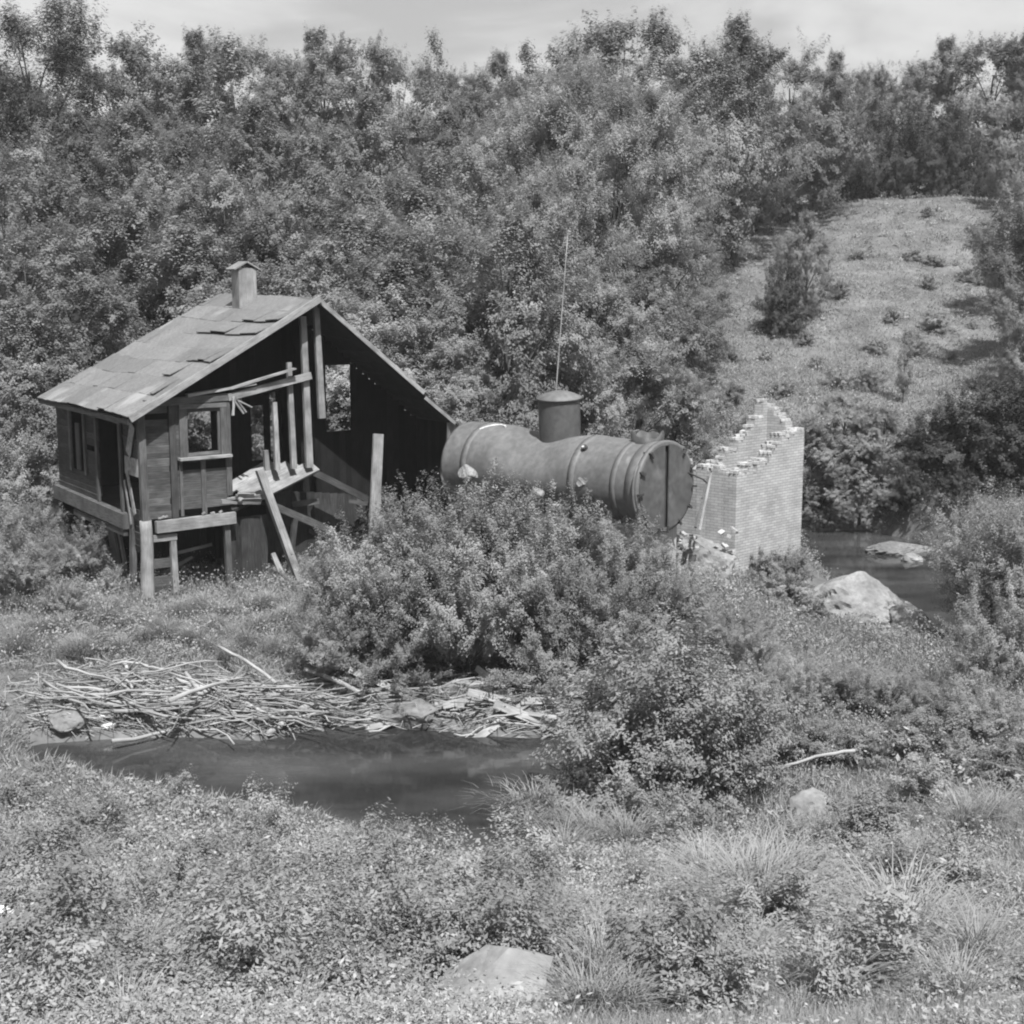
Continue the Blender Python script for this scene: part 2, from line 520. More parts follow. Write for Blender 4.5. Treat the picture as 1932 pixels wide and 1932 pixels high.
# ------------------------------------------------------------------ the derelict wooden house
HX, HY, HZ = -8.115, 30.306, 1.4
PHI = math.radians(33.886)
CP, SP = math.cos(PHI), math.sin(PHI)
house = thing('derelict_house', 'dark wooden house falling to ruin, its front gable torn open to the rafters', 'house', (HX, HY, HZ), PHI)
def h(s, t, z): return np.array([s, t, z-HZ])
def hw(s, t, z): return np.array([HX+s*CP-t*SP, HY+s*SP+t*CP, z])
def to_h(p):
    dx, dy = p[0]-HX, p[1]-HY
    return np.array([dx*CP+dy*SP, -dx*SP+dy*CP, p[2]-HZ])

RS, RZ = 4.19, 7.90            # ridge
LE, LZ = -0.38, 5.38           # left eave edge
RE, REZ = 7.95, 4.84           # right eave edge
def roof_z(s):
    return RZ+(s-RS)*(RZ-LZ)/(RS-LE) if s < RS else RZ-(s-RS)*(RZ-REZ)/(RE-RS)

def siding(mb, fixed, axis, a0, a1, z0, z1, holes=(), row=0.145, th=0.028, out=-1, ragged=0.0, topf=None):
    z = z0
    while z < z1-0.02:
        zt = min(z+row, z1)
        ivs = [(a0, a1)]
        for (b0, b1, c0, c1) in holes:
            if c0 < (z+zt)/2 < c1:
                nv = []
                for (x0, x1) in ivs:
                    if b1 <= x0 or b0 >= x1: nv.append((x0, x1)); continue
                    if b0 > x0: nv.append((x0, b0-abs(mb.rng.normal(0, ragged)) if ragged else b0))
                    if b1 < x1: nv.append((b1+(abs(mb.rng.normal(0, ragged)) if ragged else 0), x1))
                ivs = nv
        for (x0, x1) in ivs:
            if topf is not None:
                pass
            if x1-x0 < 0.05 or mb.rng.uniform() < .035: continue
            x0 += abs(mb.rng.normal(0, .012)); x1 -= abs(mb.rng.normal(0, .012))
            o = out*(0.012+mb.rng.uniform(0, .01))
            zc = (z+zt)/2+mb.rng.uniform(-.006, .006)
            hgt = (zt-z)+0.012
            if axis == 's':
                mb.board(h(x0, fixed+o, zc), h(x1, fixed+o, zc+mb.rng.uniform(-.01, .01)), hgt, th, up=(0, 0.12*out, 1), jit=.3)
            else:
                mb.board(h(fixed+o, x0, zc), h(fixed+o, x1, zc+mb.rng.uniform(-.01, .01)), hgt, th, up=(0.12*out, 0, 1), jit=.3)
        z = zt

# front wall, left half with the window
mb = MB(1)
siding(mb, 0.0, 's', 0.12, 2.02, 3.12, 5.62, holes=[(1.02, 1.9, 4.42, 5.5), (0.86, 2.0, 4.12, 4.40), (0.66, 0.82, 3.0, 5.7)])
mb.build('front_wall', M['mid_wood'], house)
mb = MB(2)
mb.board(h(.74, -.045, 3.1), h(.74, -.045, 5.6), .15, .05, up=(1, 0, 0), tone=.6)
mb.board(h(1.42, -.05, 3.1), h(1.42, -.05, 4.38), .11, .04, up=(1, 0, 0), tone=1.1)
mb.board(h(2.03, -.05, 3.5), h(2.03, -.05, 5.62), .13, .05, up=(1, 0, 0))
mb.board(h(.9, -.05, 3.12), h(.9, -.05, 4.4), .07, .04, up=(1, 0, 0))
build_each(mb, 'wall_batten', M['mid_wood'], house)
mb = MB(3); mb.board(h(.82, .16, 4.27), h(2.0, .16, 4.27), .34, .02); mb.build('wall_cavity_board', M['inner_wood'], house)
mb = MB(4)
mb.board(h(.98, -.06, 4.40), h(.98, -.06, 5.52), .17, .05, up=(1, 0, 0))
mb.board(h(1.92, -.06, 4.40), h(1.92, -.06, 5.52), .13, .05, up=(1, 0, 0), tone=1.1)
mb.board(h(.9, -.063, 5.56), h(2.0, -.063, 5.56), .10, .06, tone=1.2)
mb.board(h(1.07, -.01, 4.48), h(1.86, -.01, 4.50), .07, .05, tone=1.5)
mb.board(h(1.075, -.012, 4.5), h(1.075, -.012, 5.5), .045, .05, up=(1, 0, 0), tone=1.2)
mb.board(h(1.83, -.012, 4.5), h(1.83, -.012, 5.5), .05, .05, up=(1, 0, 0), tone=1.2)
win = mb.build('window_frame', M['mid_wood'], house)
mb = MB(5); mb.board(h(.84, -.12, 4.405), h(2.06, -.12, 4.42), .055, .2, tone=1.1); mb.build('window_sill', M['light_wood'], win)
# corner posts
mb = MB(6)
pts = [h(0.05+.015*math.sin(z*3), -.04, z) for z in np.linspace(1.0, 3.1, 8)]
mb.tube(pts, np.linspace(.165, .13, 8), 10, tone=1.0)
mb.build('corner_log', M['light_wood'], house, True)
mb = MB(7)
mb.board(h(0.05, -.06, 3.05), h(0.02, -.06, 5.62), .16, .14, up=(1, 0, 0))
mb.build('corner_post', M['mid_wood'], house)
mb = MB(8)
mb.board(h(-.05, .72, 1.0), h(-.02, .55, 3.3), .20, .1, up=(0, 1, 0), tone=1.2)
mb.build('porch_post', M['mid_wood'], house)
# left wall
mb = MB(10)
siding(mb, 0.0, 't', 1.1, 6.1, 3.30, 5.45, holes=[(3.75, 4.85, 3.72, 5.6), (1.15, 2.75, 2.9, 5.15)])
siding(mb, 0.0, 't', 2.8, 6.15, 2.92, 3.30)
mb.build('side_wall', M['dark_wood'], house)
mb = MB(11)
for t0, z0, z1 in ((2.82, 2.95, 5.2), (1.12, 3.0, 5.2), (3.72, 3.7, 5.45), (4.88, 3.7, 5.45)):
    mb.board(h(-.06, t0, z0), h(-.06, t0, z1), .14, .05, up=(0, 1, 0), jit=.3)
mb.board(h(-.07, 1.0, 5.2), h(-.07, 2.9, 5.24), .13, .05)
build_each(mb, 'door_frame', M['mid_wood'], house)
mb = MB(12); mb.board(h(-.03, 4.35, 3.76), h(-.03, 4.36, 4.9), .3, .03, up=(0, 1, 0), tone=1.6); mb.build('hanging_plank', M['dark_wood'], house)
mb = MB(13)
mb.board(h(-.10, .75, 2.98), h(-.08, 6.2, 3.02), .34, .18, jit=0)
mb.board(h(-.12, .8, 2.72), h(-.1, 4.6, 2.70), .14, .1, tone=.8)
build_each(mb, 'sill_beam', M['mid_wood'], house)
mb = MB(14)
for a, b, w in (((-.06, .22, 5.2), (-.05, .62, 4.5), .3), ((-.05, .75, 4.1), (-.08, .25, 3.2), .16), ((-.07, .9, 3.9), (-.09, .5, 2.95), .09), ((-.03, .5, 4.05), (-.03, .5, 4.45), .85)):
    mb.board(h(*a), h(*b), w, .012, up=(0, 1, 0), jit=.3)
build_each(mb, 'torn_wall_sheet', M['paper'], house)
mb = MB(15)
siding(mb, 0.02, 't', .1, 1.05, 4.45, 5.45, ragged=.05)
mb.build('corner_siding', M['dark_wood'], house)
mb = MB(155)
siding(mb, 0.02, 't', .15, .85, 2.35, 3.3, ragged=.05)
mb.build('corner_siding', M['dark_wood'], house)
# rear wall (left half) with a window hole
mb = MB(16)
for s in np.arange(0.1, 4.2, .2):
    zt = roof_z(s)-.15
    if 3.2 < s < 4.3:
        mb.board(h(s, 6.0, 1.2), h(s, 6.0, 3.35), .205, .03, up=(1, 0, 0), jit=.3)
        mb.board(h(s, 6.0, 5.15), h(s, 6.0, zt), .205, .03, up=(1, 0, 0), jit=.3)
    else:
        mb.board(h(s, 6.0, 1.2), h(s, 6.0, zt), .205, .03, up=(1, 0, 0), jit=.3)
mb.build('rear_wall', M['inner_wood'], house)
# inner partition that shows dark behind the open gable
mb = MB(17)
holes = [(5.24, 6.0, 4.63, 6.26), (3.98, 4.3, 3.95, 5.62), (3.62, 3.85, 3.95, 5.3)]
for s in np.arange(2.62, 7.85, .17):
    zt = roof_z(s)-.12; z0 = 1.6; tq = 2.2 if s < 4.38 else 1.5
    cuts = sorted([(c0, c1) for (b0, b1, c0, c1) in holes if b0 < s < b1])
    z = z0
    for c0, c1 in cuts+[(zt, zt)]:
        c0 = min(c0, zt)
        if c0-z > .05: mb.board(h(s, tq+mb.rng.uniform(-.01, .01), z), h(s, tq, c0), .174, .025, up=(1, 0, 0), jit=.45)
        z = c1
for t in np.arange(1.55, 2.25, .19):
    mb.board(h(4.40, t, 1.6), h(4.40, t, RZ-.35), .195, .025, up=(0, 1, 0), jit=.4)
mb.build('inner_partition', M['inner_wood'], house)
mb = MB(18)
for t in np.arange(.1, 1.6, .19):
    mb.board(h(7.84, t, 1.8), h(7.84, t, roof_z(7.84)-.1), .195, .025, up=(0, 1, 0), jit=.4)
mb.build('right_wall', M['inner_wood'], house)
# bared studs of the front gable
for i, (s0, z0, s1, z1, w, d, tn) in enumerate(((4.06, 3.98, 3.98, 7.5, .17, .1, 1.0), (4.42, 5.12, 4.33, 7.72, .16, .1, .85),
        (3.68, 3.98, 3.62, 6.45, .13, .1, 1.0), (3.27, 3.98, 3.24, 5.55, .12, .1, 1.15), (3.02, 3.98, 3.0, 4.45, .12, .1, .8))):
    mb = MB(20+i); mb.board(h(s0, .02+.02*i, z0), h(s1, .02+.02*i, z1), w, d, up=(1, 0, 0), tone=tn, w1=w*.8); mb.build('wall_stud', M['light_wood'], house)
mb = MB(26)
mb.board(h(2.05, -.09, 5.72), h(4.1, -.10, 6.14), .16, .06)
mb.build('broken_girt', M['light_wood'], house)
mb = MB(27)
mb.board(h(1.1, -.05, 5.80), h(2.7, -.12, 6.0), .07, .16, tone=1.25, w1=.03)
mb.board(h(2.1, -.08, 5.92), h(3.65, -.2, 6.32), .05, .2, tone=1.0, w1=.03)
build_each(mb, 'splintered_board', M['light_wood'], house)
mb = MB(28); mb.board(h(.12, -.05, 5.66), h(2.3, -.04, 5.74), .16, .12); mb.build('top_plate', M['mid_wood'], house)
mb = MB(29)
for k in range(7):
    a = mb.rng.uniform(-.15, .15, 3)
    mb.board(h(2.25+a[0], -.1+a[1], 5.75), h(2.32+a[2]*1.6, -.15+a[0], 5.35+a[1]), .05, .015, up=(1, .3, 0), jit=.4)
build_each(mb, 'hanging_splinter', M['light_wood'], house)
# upper loft back: dark boards under the roof, left of the ridge
mb = MB(30)
for s in np.arange(.4, 2.7, .2):
    mb.board(h(s, 3.2, 5.2), h(s, 3.2, roof_z(s)-.14), .205, .025, up=(1, 0, 0), jit=.6)
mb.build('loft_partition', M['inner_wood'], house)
# collapsed floor panel
mb = MB(31)
c = [np.array(q) for q in ((4.36, 0.02, 3.95), (2.66, -.12, 3.30), (2.15, .6, 3.62), (3.53, 1.25, 4.02))]
for k in range(6):
    f0, f1 = k/6+.008, (k+1)/6-.008
    p0 = (c[1]*(1-(f0+f1)/2)+c[2]*(f0+f1)/2); p1 = (c[0]*(1-(f0+f1)/2)+c[3]*(f0+f1)/2)
    nrm = np.cross(c[0]-c[1], c[2]-c[1]); nrm /= np.linalg.norm(nrm)
    ax = p1-p0; acr = np.cross(nrm, ax/np.linalg.norm(ax))
    mb.board(h(*p0)+mb.rng.uniform(-.06, .06)*ax, h(*p1), np.linalg.norm(c[2]-c[1])/6*1.0, .05, up=acr, jit=.14, w1=np.linalg.norm(c[3]-c[0])/6*1.02)
mb.build('fallen_floor_panel', M['light_wood'], house)
mb = MB(32)
for k in range(9):
    a = mb.rng.uniform(-1, 1, 4)
    mb.board(h(1.95+a[0]*.25, -.15+a[1]*.12, 3.42+a[2]*.12), h(2.7+a[1]*.3, -.1+a[3]*.1, 3.38+a[0]*.14), .09, .03, up=(a[2], a[3], 1), jit=.4)
build_each(mb, 'broken_lath', M['light_wood'], house)
# front beam and basement
mb = MB(33); mb.board(h(.26, -.1, 2.94), h(2.12, -.1, 2.99), .26, .14); mb.build('front_beam', M['light_wood'], house)
mb = MB(34); mb.board(h(.2, -.04, 2.68), h(.74, -.04, 2.68), .14, .1); mb.build('beam_end', M['light_wood'], house)
for i, (s, w, zt) in enumerate(((.66, .13, 2.68), (1.94, .13, 2.82))):
    mb = MB(35+i); mb.board(h(s+.03, -.02, 1.0), h(s, -.02, zt), w, .12, up=(1, 0, 0)); mb.build('basement_post', M['light_wood'] if i == 0 else M['mid_wood'], house)
mb = MB(37)
siding(mb, .05, 's', .18, .62, 1.2, 2.3, row=.2)
mb.build('basement_panel', M['mid_wood'], house)
mb = MB(38)
for s in np.arange(2.1, 3.0, .16): mb.board(h(s, .1+mb.rng.uniform(0, .04), 1.5), h(s, .1, 2.95), .165, .03, up=(1, 0, 0), jit=.4)
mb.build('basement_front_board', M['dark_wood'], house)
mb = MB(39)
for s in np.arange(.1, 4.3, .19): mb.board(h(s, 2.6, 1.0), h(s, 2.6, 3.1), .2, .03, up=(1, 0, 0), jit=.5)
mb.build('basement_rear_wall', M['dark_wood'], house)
mb = MB(40)
mb.board(h(.05, .2, 3.03), h(.05, 6.0, 3.03), .1, .1); mb.plate([h(.1, .15, 3.1), h(2.1, .15, 3.1), h(4.1, 2.2, 3.1), h(4.1, 5.9, 3.1), h(.1, 5.9, 3.1)], .06)
mb.build('floor_deck', M['dark_wood'], house)
mb = MB(41)
for a, b in (((1.0, .9, 2.66), (1.7, .8, 2.7)), ((1.15, 1.0, 2.1), (1.9, .8, 2.25)), ((.8, 1.2, 1.6), (1.6, 1.3, 1.9))): mb.board(h(*a), h(*b), .07, .05)
build_each(mb, 'basement_debris', M['light_wood'], house)
mb = MB(42)
for t, w in ((1.7, .16), (2.3, .5), (3.4, .14)):
    mb.board(h(.15, t-.3, 1.0), h(.0, t, 2.75), w, .05, up=(0, 1, 0), jit=.4)
build_each(mb, 'slanting_board', M['mid_wood'], house)
# low dark walling right of the basement
mb = MB(43)
for s in np.arange(3.5, 6.2, .21):
    mb.board(h(s, 1.05, 1.6), h(s, 1.05, 3.35-.12*(s-3.5)), .215, .03, up=(1, 0, 0), jit=.35)
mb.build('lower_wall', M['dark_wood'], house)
mb = MB(44); mb.board(h(3.2, .15, 3.12), h(4.75, .3, 2.36), .17, .12); mb.board(h(4.4, .4, 3.78), h(5.8, .4, 3.02), .16, .12, tone=.55); build_each(mb, 'fallen_joist', M['mid_wood'], house)
mb = MB(45); mb.board(h(3.75, .2, 2.8), h(3.5, .1, 1.5), .12, .1, up=(1, 0, 0), tone=.5); mb.build('basement_strut', M['mid_wood'], house)
mb = MB(46)
for k in range(13):
    s0 = mb.rng.uniform(2.2, 6.6); t0 = mb.rng.uniform(.3, 1.3); z0 = mb.rng.uniform(2.7, 3.5) if s0 < 4.4 else mb.rng.uniform(2.2, 3.1)
    a = mb.rng.normal(0, .6); L = mb.rng.uniform(.4, 1.1)
    dv = np.array([math.cos(a), .3*math.sin(a*3), .35*math.sin(a)])*L*.5
    mb.board(h(s0, t0, z0)-dv, h(s0, t0, z0)+dv, mb.rng.uniform(.05, .14), .025, up=(mb.rng.normal(0, .5), .3, 1), jit=.4, tone=.8)
build_each(mb, 'fallen_board', M['mid_wood'], house)
mb = MB(47)
for k in range(8):
    s0 = mb.rng.uniform(.3, 2.0); z0 = 3.13
    mb.board(h(s0, -.09+mb.rng.uniform(-.04, .04), z0), h(s0+mb.rng.uniform(.05, .12), -.09, z0+mb.rng.uniform(.0, .06)), .04, .03, jit=.3, tone=1.6)
build_each(mb, 'plaster_scrap', M['paper'], house)
# roof: left slope in overlapping courses of roll roofing
mb = MB(50)
nC = 8
tB = lambda f: 6.45-0.95*f                      # rear edge, torn back towards the ridge
def rp(f, t, lift=0.0):
    s = LE+(RS-LE)*f
    wv = 0.035*math.sin(s*1.1+t*.7)+0.012*math.sin(t*2.3+s)
    return h(s, t, LZ+(RZ-LZ)*f+wv+lift)
for k in range(nC):
    f0, f1 = (k/nC)**.9, ((k+1)/nC)**.9+.012
    segs = [-.42]+sorted(mb.rng.uniform(.6, 5.2, int(mb.rng.integers(0, 3))))+[tB(f0)]
    for i in range(len(segs)-1):
        t0, t1 = segs[i], segs[i+1]+.03
        if i == len(segs)-2: t1 = segs[i+1]
        tn = 1+mb.rng.uniform(-.13, .13)
        m = 7
        for j in range(m):
            a, b = t0+(t1-t0)*j/m, t0+(t1-t0)*(j+1)/m
            l0 = .012+.022*mb.rng.uniform()**2
            if i == 0 and (k in (0, 3, 5, 6) and j < 4 or mb.rng.uniform() < .04): l0 += mb.rng.uniform(.02, .09)
            mb.plate([rp(f0, a, l0), rp(f1, a, .012), rp(f1, b, .012), rp(f0, b, l0)][::-1], .02, tn)
roof = mb.build('left_roof_slope', M['tar'], house)
mb = MB(51)
mb.board(h(LE+.05, -.44, LZ+.0), h(RS+.02, -.44, RZ+.0), .15, .05, up=(0, 0, 1))
mb.build('rake_board', M['light_wood'], roof)
mb = MB(511)
for k in range(14):
    f = k/14+.02; s0, s1 = LE+(RS-LE)*f, LE+(RS-LE)*(f+.075)
    mb.board(h((s0+s1)/2, -.4, roof_z((s0+s1)/2)-.05), h((s0+s1)/2, 5.6, roof_z((s0+s1)/2)-.05), .3, .025, up=(1, 0, .55), jit=.3)
mb.build('roof_deck', M['inner_wood'], roof)
mb = MB(52)
for t in (1.2, 2.6, 4.0): mb.board(h(.1, t, roof_z(.1)-.16), h(RS-.05, t, RZ-.2), .14, .06)
build_each(mb, 'rafter', M['inner_wood'], roof)
mb = MB(53); mb.board(h(LE+.03, -.4, LZ-.06), h(LE+.03, 6.4, LZ-.06), .12, .04); mb.build('eave_board', M['dark_wood'], roof)
# right slope: short, seen edge-on and from below
mb = MB(54)
nR = 10
for k in range(nR):
    s0, s1 = RS+(RE-RS)*k/nR, RS+(RE-RS)*(k+1)/nR
    z0, z1 = roof_z(s0), roof_z(s1)
    t1 = 1.75+mb.rng.uniform(-.05, .1)
    mb.plate([h(s0, -.35, z0), h(s1+.03, -.35, z1-.02), h(s1+.03, t1, z1-.02), h(s0, t1, z0)], .05, 1+mb.rng.uniform(-.2, .2))
rroof = mb.build('right_roof_slope', M['dark_wood'], house)
mb = MB(55)
mb.board(h(RS-.02, -.40, RZ-.01), h(RE-1.0, -.40, roof_z(RE-1.0)-.02), .10, .04)
mb.board(h(RE-.95, -.36, roof_z(RE-.95)-.1), h(RE-.1, -.36, roof_z(RE-.1)-.08), .08, .04)
build_each(mb, 'rake_board', M['light_wood'], rroof)
mb = MB(56)
for k in range(4):
    s0 = RS+1.3+k*.42
    mb.plate([h(s0, -.2, roof_z(s0)+.10), h(s0+.5, -.2, roof_z(s0+.5)+.09+.05*(k % 2)), h(s0+.5, 1.2, roof_z(s0+.5)+.08), h(s0, 1.2, roof_z(s0)+.10)], .02, 1.1)
mb.build('loose_roofing', M['tar'], rroof)
mb = MB(57); mb.board(h(RE-.12, -.3, REZ+.05), h(RE-.02, -.1, REZ-.55), .35, .03, up=(1, 0, 0)); mb.build('eave_splinter', M['light_wood'], rroof)
# wooden flue on the ridge with a little gabled cap
mb = MB(58)
fs, ft, fw = 3.9, 3.15, .215
fz0, fz1 = roof_z(fs)-.15, 8.62
for (a, b, up) in ((-fw, 0, (0, 1, 0)), (fw, 0, (0, 1, 0)), (0, -fw, (1, 0, 0)), (0, fw, (1, 0, 0))):
    mb.board(h(fs+a, ft+b, fz0), h(fs+a, ft+b, fz1), 2*fw+(.03 if up[0] else -.03), .03, up=up, jit=.1)
chim = mb.build('chimney', M['light_wood'], roof)
mb = MB(59)
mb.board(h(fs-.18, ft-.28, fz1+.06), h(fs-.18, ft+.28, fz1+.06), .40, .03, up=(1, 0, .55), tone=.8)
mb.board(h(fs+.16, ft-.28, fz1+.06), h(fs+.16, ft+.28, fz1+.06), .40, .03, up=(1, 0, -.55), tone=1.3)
build_each(mb, 'chimney_cap', M['light_wood'], chim)

# boards leaning and lying about the house: things of their own
def loose_board(name, label, p0, p1, w, d, mat, up=(1, 0, 0), seed=0, cat='board', w1=None):
    mb = MB(seed); mb.board(p0, p1, w, d, up=up, w1=w1, jit=0)
    o = mb.build(name, M[mat]); tag(o, label, cat); return o
loose_board('standing_plank', 'broad pale plank standing upright before the dark open gable', hw(5.62, -.2, 2.2), hw(5.92, .05, 4.66), .26, .07, 'light_wood', up=(CP, SP, 0), seed=61)
loose_board('leaning_beam', 'long squared beam leaning against the fallen floor panel', hw(3.42, -.75, 1.35), hw(2.68, -.25, 4.06), .17, .14, 'light_wood', up=(CP, SP, 0), seed=62)
loose_board('leaning_plank', 'short pale plank with a split end, propped below the long leaning beam', hw(3.12, -1.05, .95), hw(2.84, -.5, 2.15), .2, .05, 'light_wood', up=(CP, SP, 0), seed=63, w1=.1)
loose_board('fallen_plank', 'weathered plank slanting into the weeds at the foot of the leaning beam', hw(3.55, -1.2, .95), hw(2.9, -.7, 1.75), .1, .05, 'mid_wood', up=(CP, SP, 0), seed=64)

# ------------------------------------------------------------------ boiler
BX, BY, BZ = 3.296, 29.5, 3.97
BROT = math.atan2(-.698, .716)          # local +x runs from the rear towards the front plate
boiler = thing('boiler', 'rusted horizontal steam boiler lying on old masonry between house and brickwork', 'boiler', (BX, BY, BZ), BROT)
def lathe(name, prof, mat, parent, n=64, axis='x', smooth_sh=True, deform=None):
    prof = np.array(prof, float); m = len(prof)
    th = np.arange(n)*2*math.pi/n
    V = np.zeros((m, n, 3))
    if axis == 'x':
        V[..., 0] = prof[:, 0][:, None]; V[..., 1] = prof[:, 1][:, None]*np.cos(th); V[..., 2] = prof[:, 1][:, None]*np.sin(th)
    else:
        V[..., 2] = prof[:, 0][:, None]; V[..., 0] = prof[:, 1][:, None]*np.cos(th); V[..., 1] = prof[:, 1][:, None]*np.sin(th)
    if deform is not None: V = deform(V)
    i = np.arange(m*n).reshape(m, n)
    Q = np.stack([i[:-1], np.roll(i, -1, 1)[:-1], np.roll(i, -1, 1)[1:], i[1:]], -1).reshape(-1, 4)
    me = np_mesh(name, V.reshape(-1, 3), Q, np.ones(m*n), smooth_sh)
    return link_mesh(name, me, mat, parent)
xs = np.linspace(-6.0, -.35, 90)
kx = np.array([-6.0, -5.6, -5.0, -4.5, -4.05, -3.5, -2.95, -2.5, -2.1, -1.5, -.9, -.35])
kr = np.array([.985, 1.0, 1.0, .985, .90, .79, .80, .90, .945, .94, .93, .91])
rs = np.interp(xs, kx, kr); rs = np.convolve(np.pad(rs, 3, 'edge'), np.ones(7)/7, 'valid')
def sag(V):
    # the waist is sunk only in the upper half; the belly stays full
    full = np.interp(V[..., 0], [-6, -4.5, -2, 0], [1.0, .98, .94, .92])
    r = np.hypot(V[..., 1], V[..., 2]); c = V[..., 2]/(r+1e-9)
    k = np.clip((c+.15)/.75, 0, 1); k = k*k*(3-2*k)
    nr = np.where(r > .01, r*k+np.minimum(full, 5)*(1-k)*np.where(r < .5, r/full, 1), r)
    f = nr/(r+1e-9)
    V[..., 1] *= f; V[..., 2] *= f
    return V
prof = list(zip(xs, rs))
shell = lathe('shell', [(-6.06, .02), (-6.05, .5), (-6.0, .985)]+prof, M['rust'], boiler, deform=sag)
def band(x, r, w=.09, name='rivet_band'):
    b = lathe(name, [(x-w, r-.02), (x-w, r+.012), (x+w, r+.012), (x+w, r-.02)], M['rust'], boiler)
    return b
band(-5.25, 1.0); band(-1.92, .945); band(-.75, .925, .07)
# crooked longitudinal seam
# smokebox ring, flange and end plate
lathe('smokebox_ring', [(-.40, .90), (-.40, .945), (-.12, .955), (-.12, .93)], M['rust'], boiler)
lathe('front_flange', [(-.12, .90), (-.12, .985), (-.03, .985), (-.02, .94), (-.02, .88)], M['rust'], boiler)
for sgn in (-1, 1):
    mb = MB(72)
    aa = np.linspace(-math.pi/2, math.pi/2, 32)
    pts = [np.array([0.0, sgn*(.07+.84*math.cos(a)) if math.cos(a) > .02 else sgn*.07, .90*math.sin(a)]) for a in aa]
    if sgn > 0: pts = pts[::-1]
    P = np.array(pts)
    o = mb
    o.plate([p for p in P][::-1], .03)
    ob = o.build('end_plate', M['rust_plate'], boiler)
lathe('inner_bulkhead', [(-.10, .0), (-.10, .93)], M['rust_dark'], boiler)
for k in range(11):
    mb = MB(73+k)
    th = math.radians(38+k*284/10)
    c = np.array([0, math.sin(th), math.cos(th)])
    mb.tube([np.array([-.16, 0, 0])+c*.97, np.array([.06, 0, 0])+c*.95], [.022, .022], 6)
    mb.board(np.array([.05, 0, 0])+c*.99, np.array([.05, 0, 0])+c*.84, .05, .03, up=(0, -c[2], c[1]))
    mb.build('clamp', M['rust_dark'], boiler)
mb = MB(74)
aa = np.linspace(math.radians(150), math.radians(245), 14)
mb.tube([np.array([-.06, -math.sin(a-math.pi/2)*0+1.06*math.cos(a), 1.06*math.sin(a)]) for a in aa], [.028]*14, 8)
mb.build('grab_rod', M['rust'], boiler, True)
# dome
dome = lathe('steam_dome', [(.25, .48), (.5, .475), (1.0, .475), (1.62, .478), (1.66, .478)], M['rust_plate'], boiler, axis='z', n=48)
dome.location = (-3.22, .18, .05)
dome.rotation_euler = (math.radians(4.5), math.radians(2.0), 0)
lathe('dome_cap', [(1.665, .40), (1.655, .525), (1.685, .525), (1.76, .36), (1.82, .17), (1.835, .01)], M['rust'], dome, axis='z', n=48)
# broken stack stub behind the front ring
def rag(V):
    th = np.arctan2(V[..., 1], V[..., 0])
    top = V[..., 2] > .98
    V[..., 2] = np.where(top, V[..., 2]+.06*np.sin(th*3+1)+.05*np.sin(th*5), V[..., 2])
    return V
stk = lathe('stack_stub', [(.6, .36), (.85, .35), (1.12, .36), (1.12, .33), (.6, .33)], M['rust_dark'], boiler, axis='z', n=40, deform=rag)
stk.location = (-.62, .1, -.06)
# hand hole with pale scale
mb = MB(76); mb.tube([np.array([-1.78, -.60, .70]), np.array([-1.78, -.66, .77])], [.07, .07], 12)
mb.build('hand_hole', M['rust_dark'], boiler)
mb = MB(77)
for _ in (0,): mb.tube([np.array([-1.80, -.655, .755]), np.array([-1.80, -.67, .775])], [.035, .03], 8)
mb.build('hole_plug', M['scale'], boiler)
mb = MB(770)
pts = [np.array([-5.22+.07*k+mb.rng.uniform(-.02, .02), 1.004*math.cos(a), 1.004*math.sin(a)]) for k, a in enumerate(np.radians([118, 112, 108, 104, 101, 99, 98, 99, 101, 103]))]
mb.tube(pts, mb.rng.uniform(.012, .034, len(pts)), 6)
mb.build('scale_crust', M['scale'], boiler)
mb = MB(78)
mb.tube([np.array([-.02, .70, .25]), np.array([.1, 1.15, .05]), np.array([.1, 1.3, -.05])], [.02, .02, .015], 6)
mb.build('bracket_rod', M['rust_dark'], boiler)
# iron strap between boiler and brick; a dark strip is added as its shade
loose_board('strap_shade_strip', 'thin dark strip standing in for the shade of the pale strap by the boiler plate', at_y(1312, 995, 30.2), at_y(1336, 900, 30.9), .06, .05, 'mid_wood', seed=80, cat='bar')
loose_board('iron_strap', 'pale flat strap leaning next to the dark shade strip', at_y(1320, 1000, 30.25), at_y(1342, 893, 30.95), .05, .03, 'light_wood', seed=81, cat='bar')

# ------------------------------------------------------------------ brick furnace walls
furnace = thing('brick_furnace', 'roofless pale brick furnace chamber with crumbling stepped top', 'brick wall', (5.10, 31.5, 1.0), math.atan2(.716, .698))
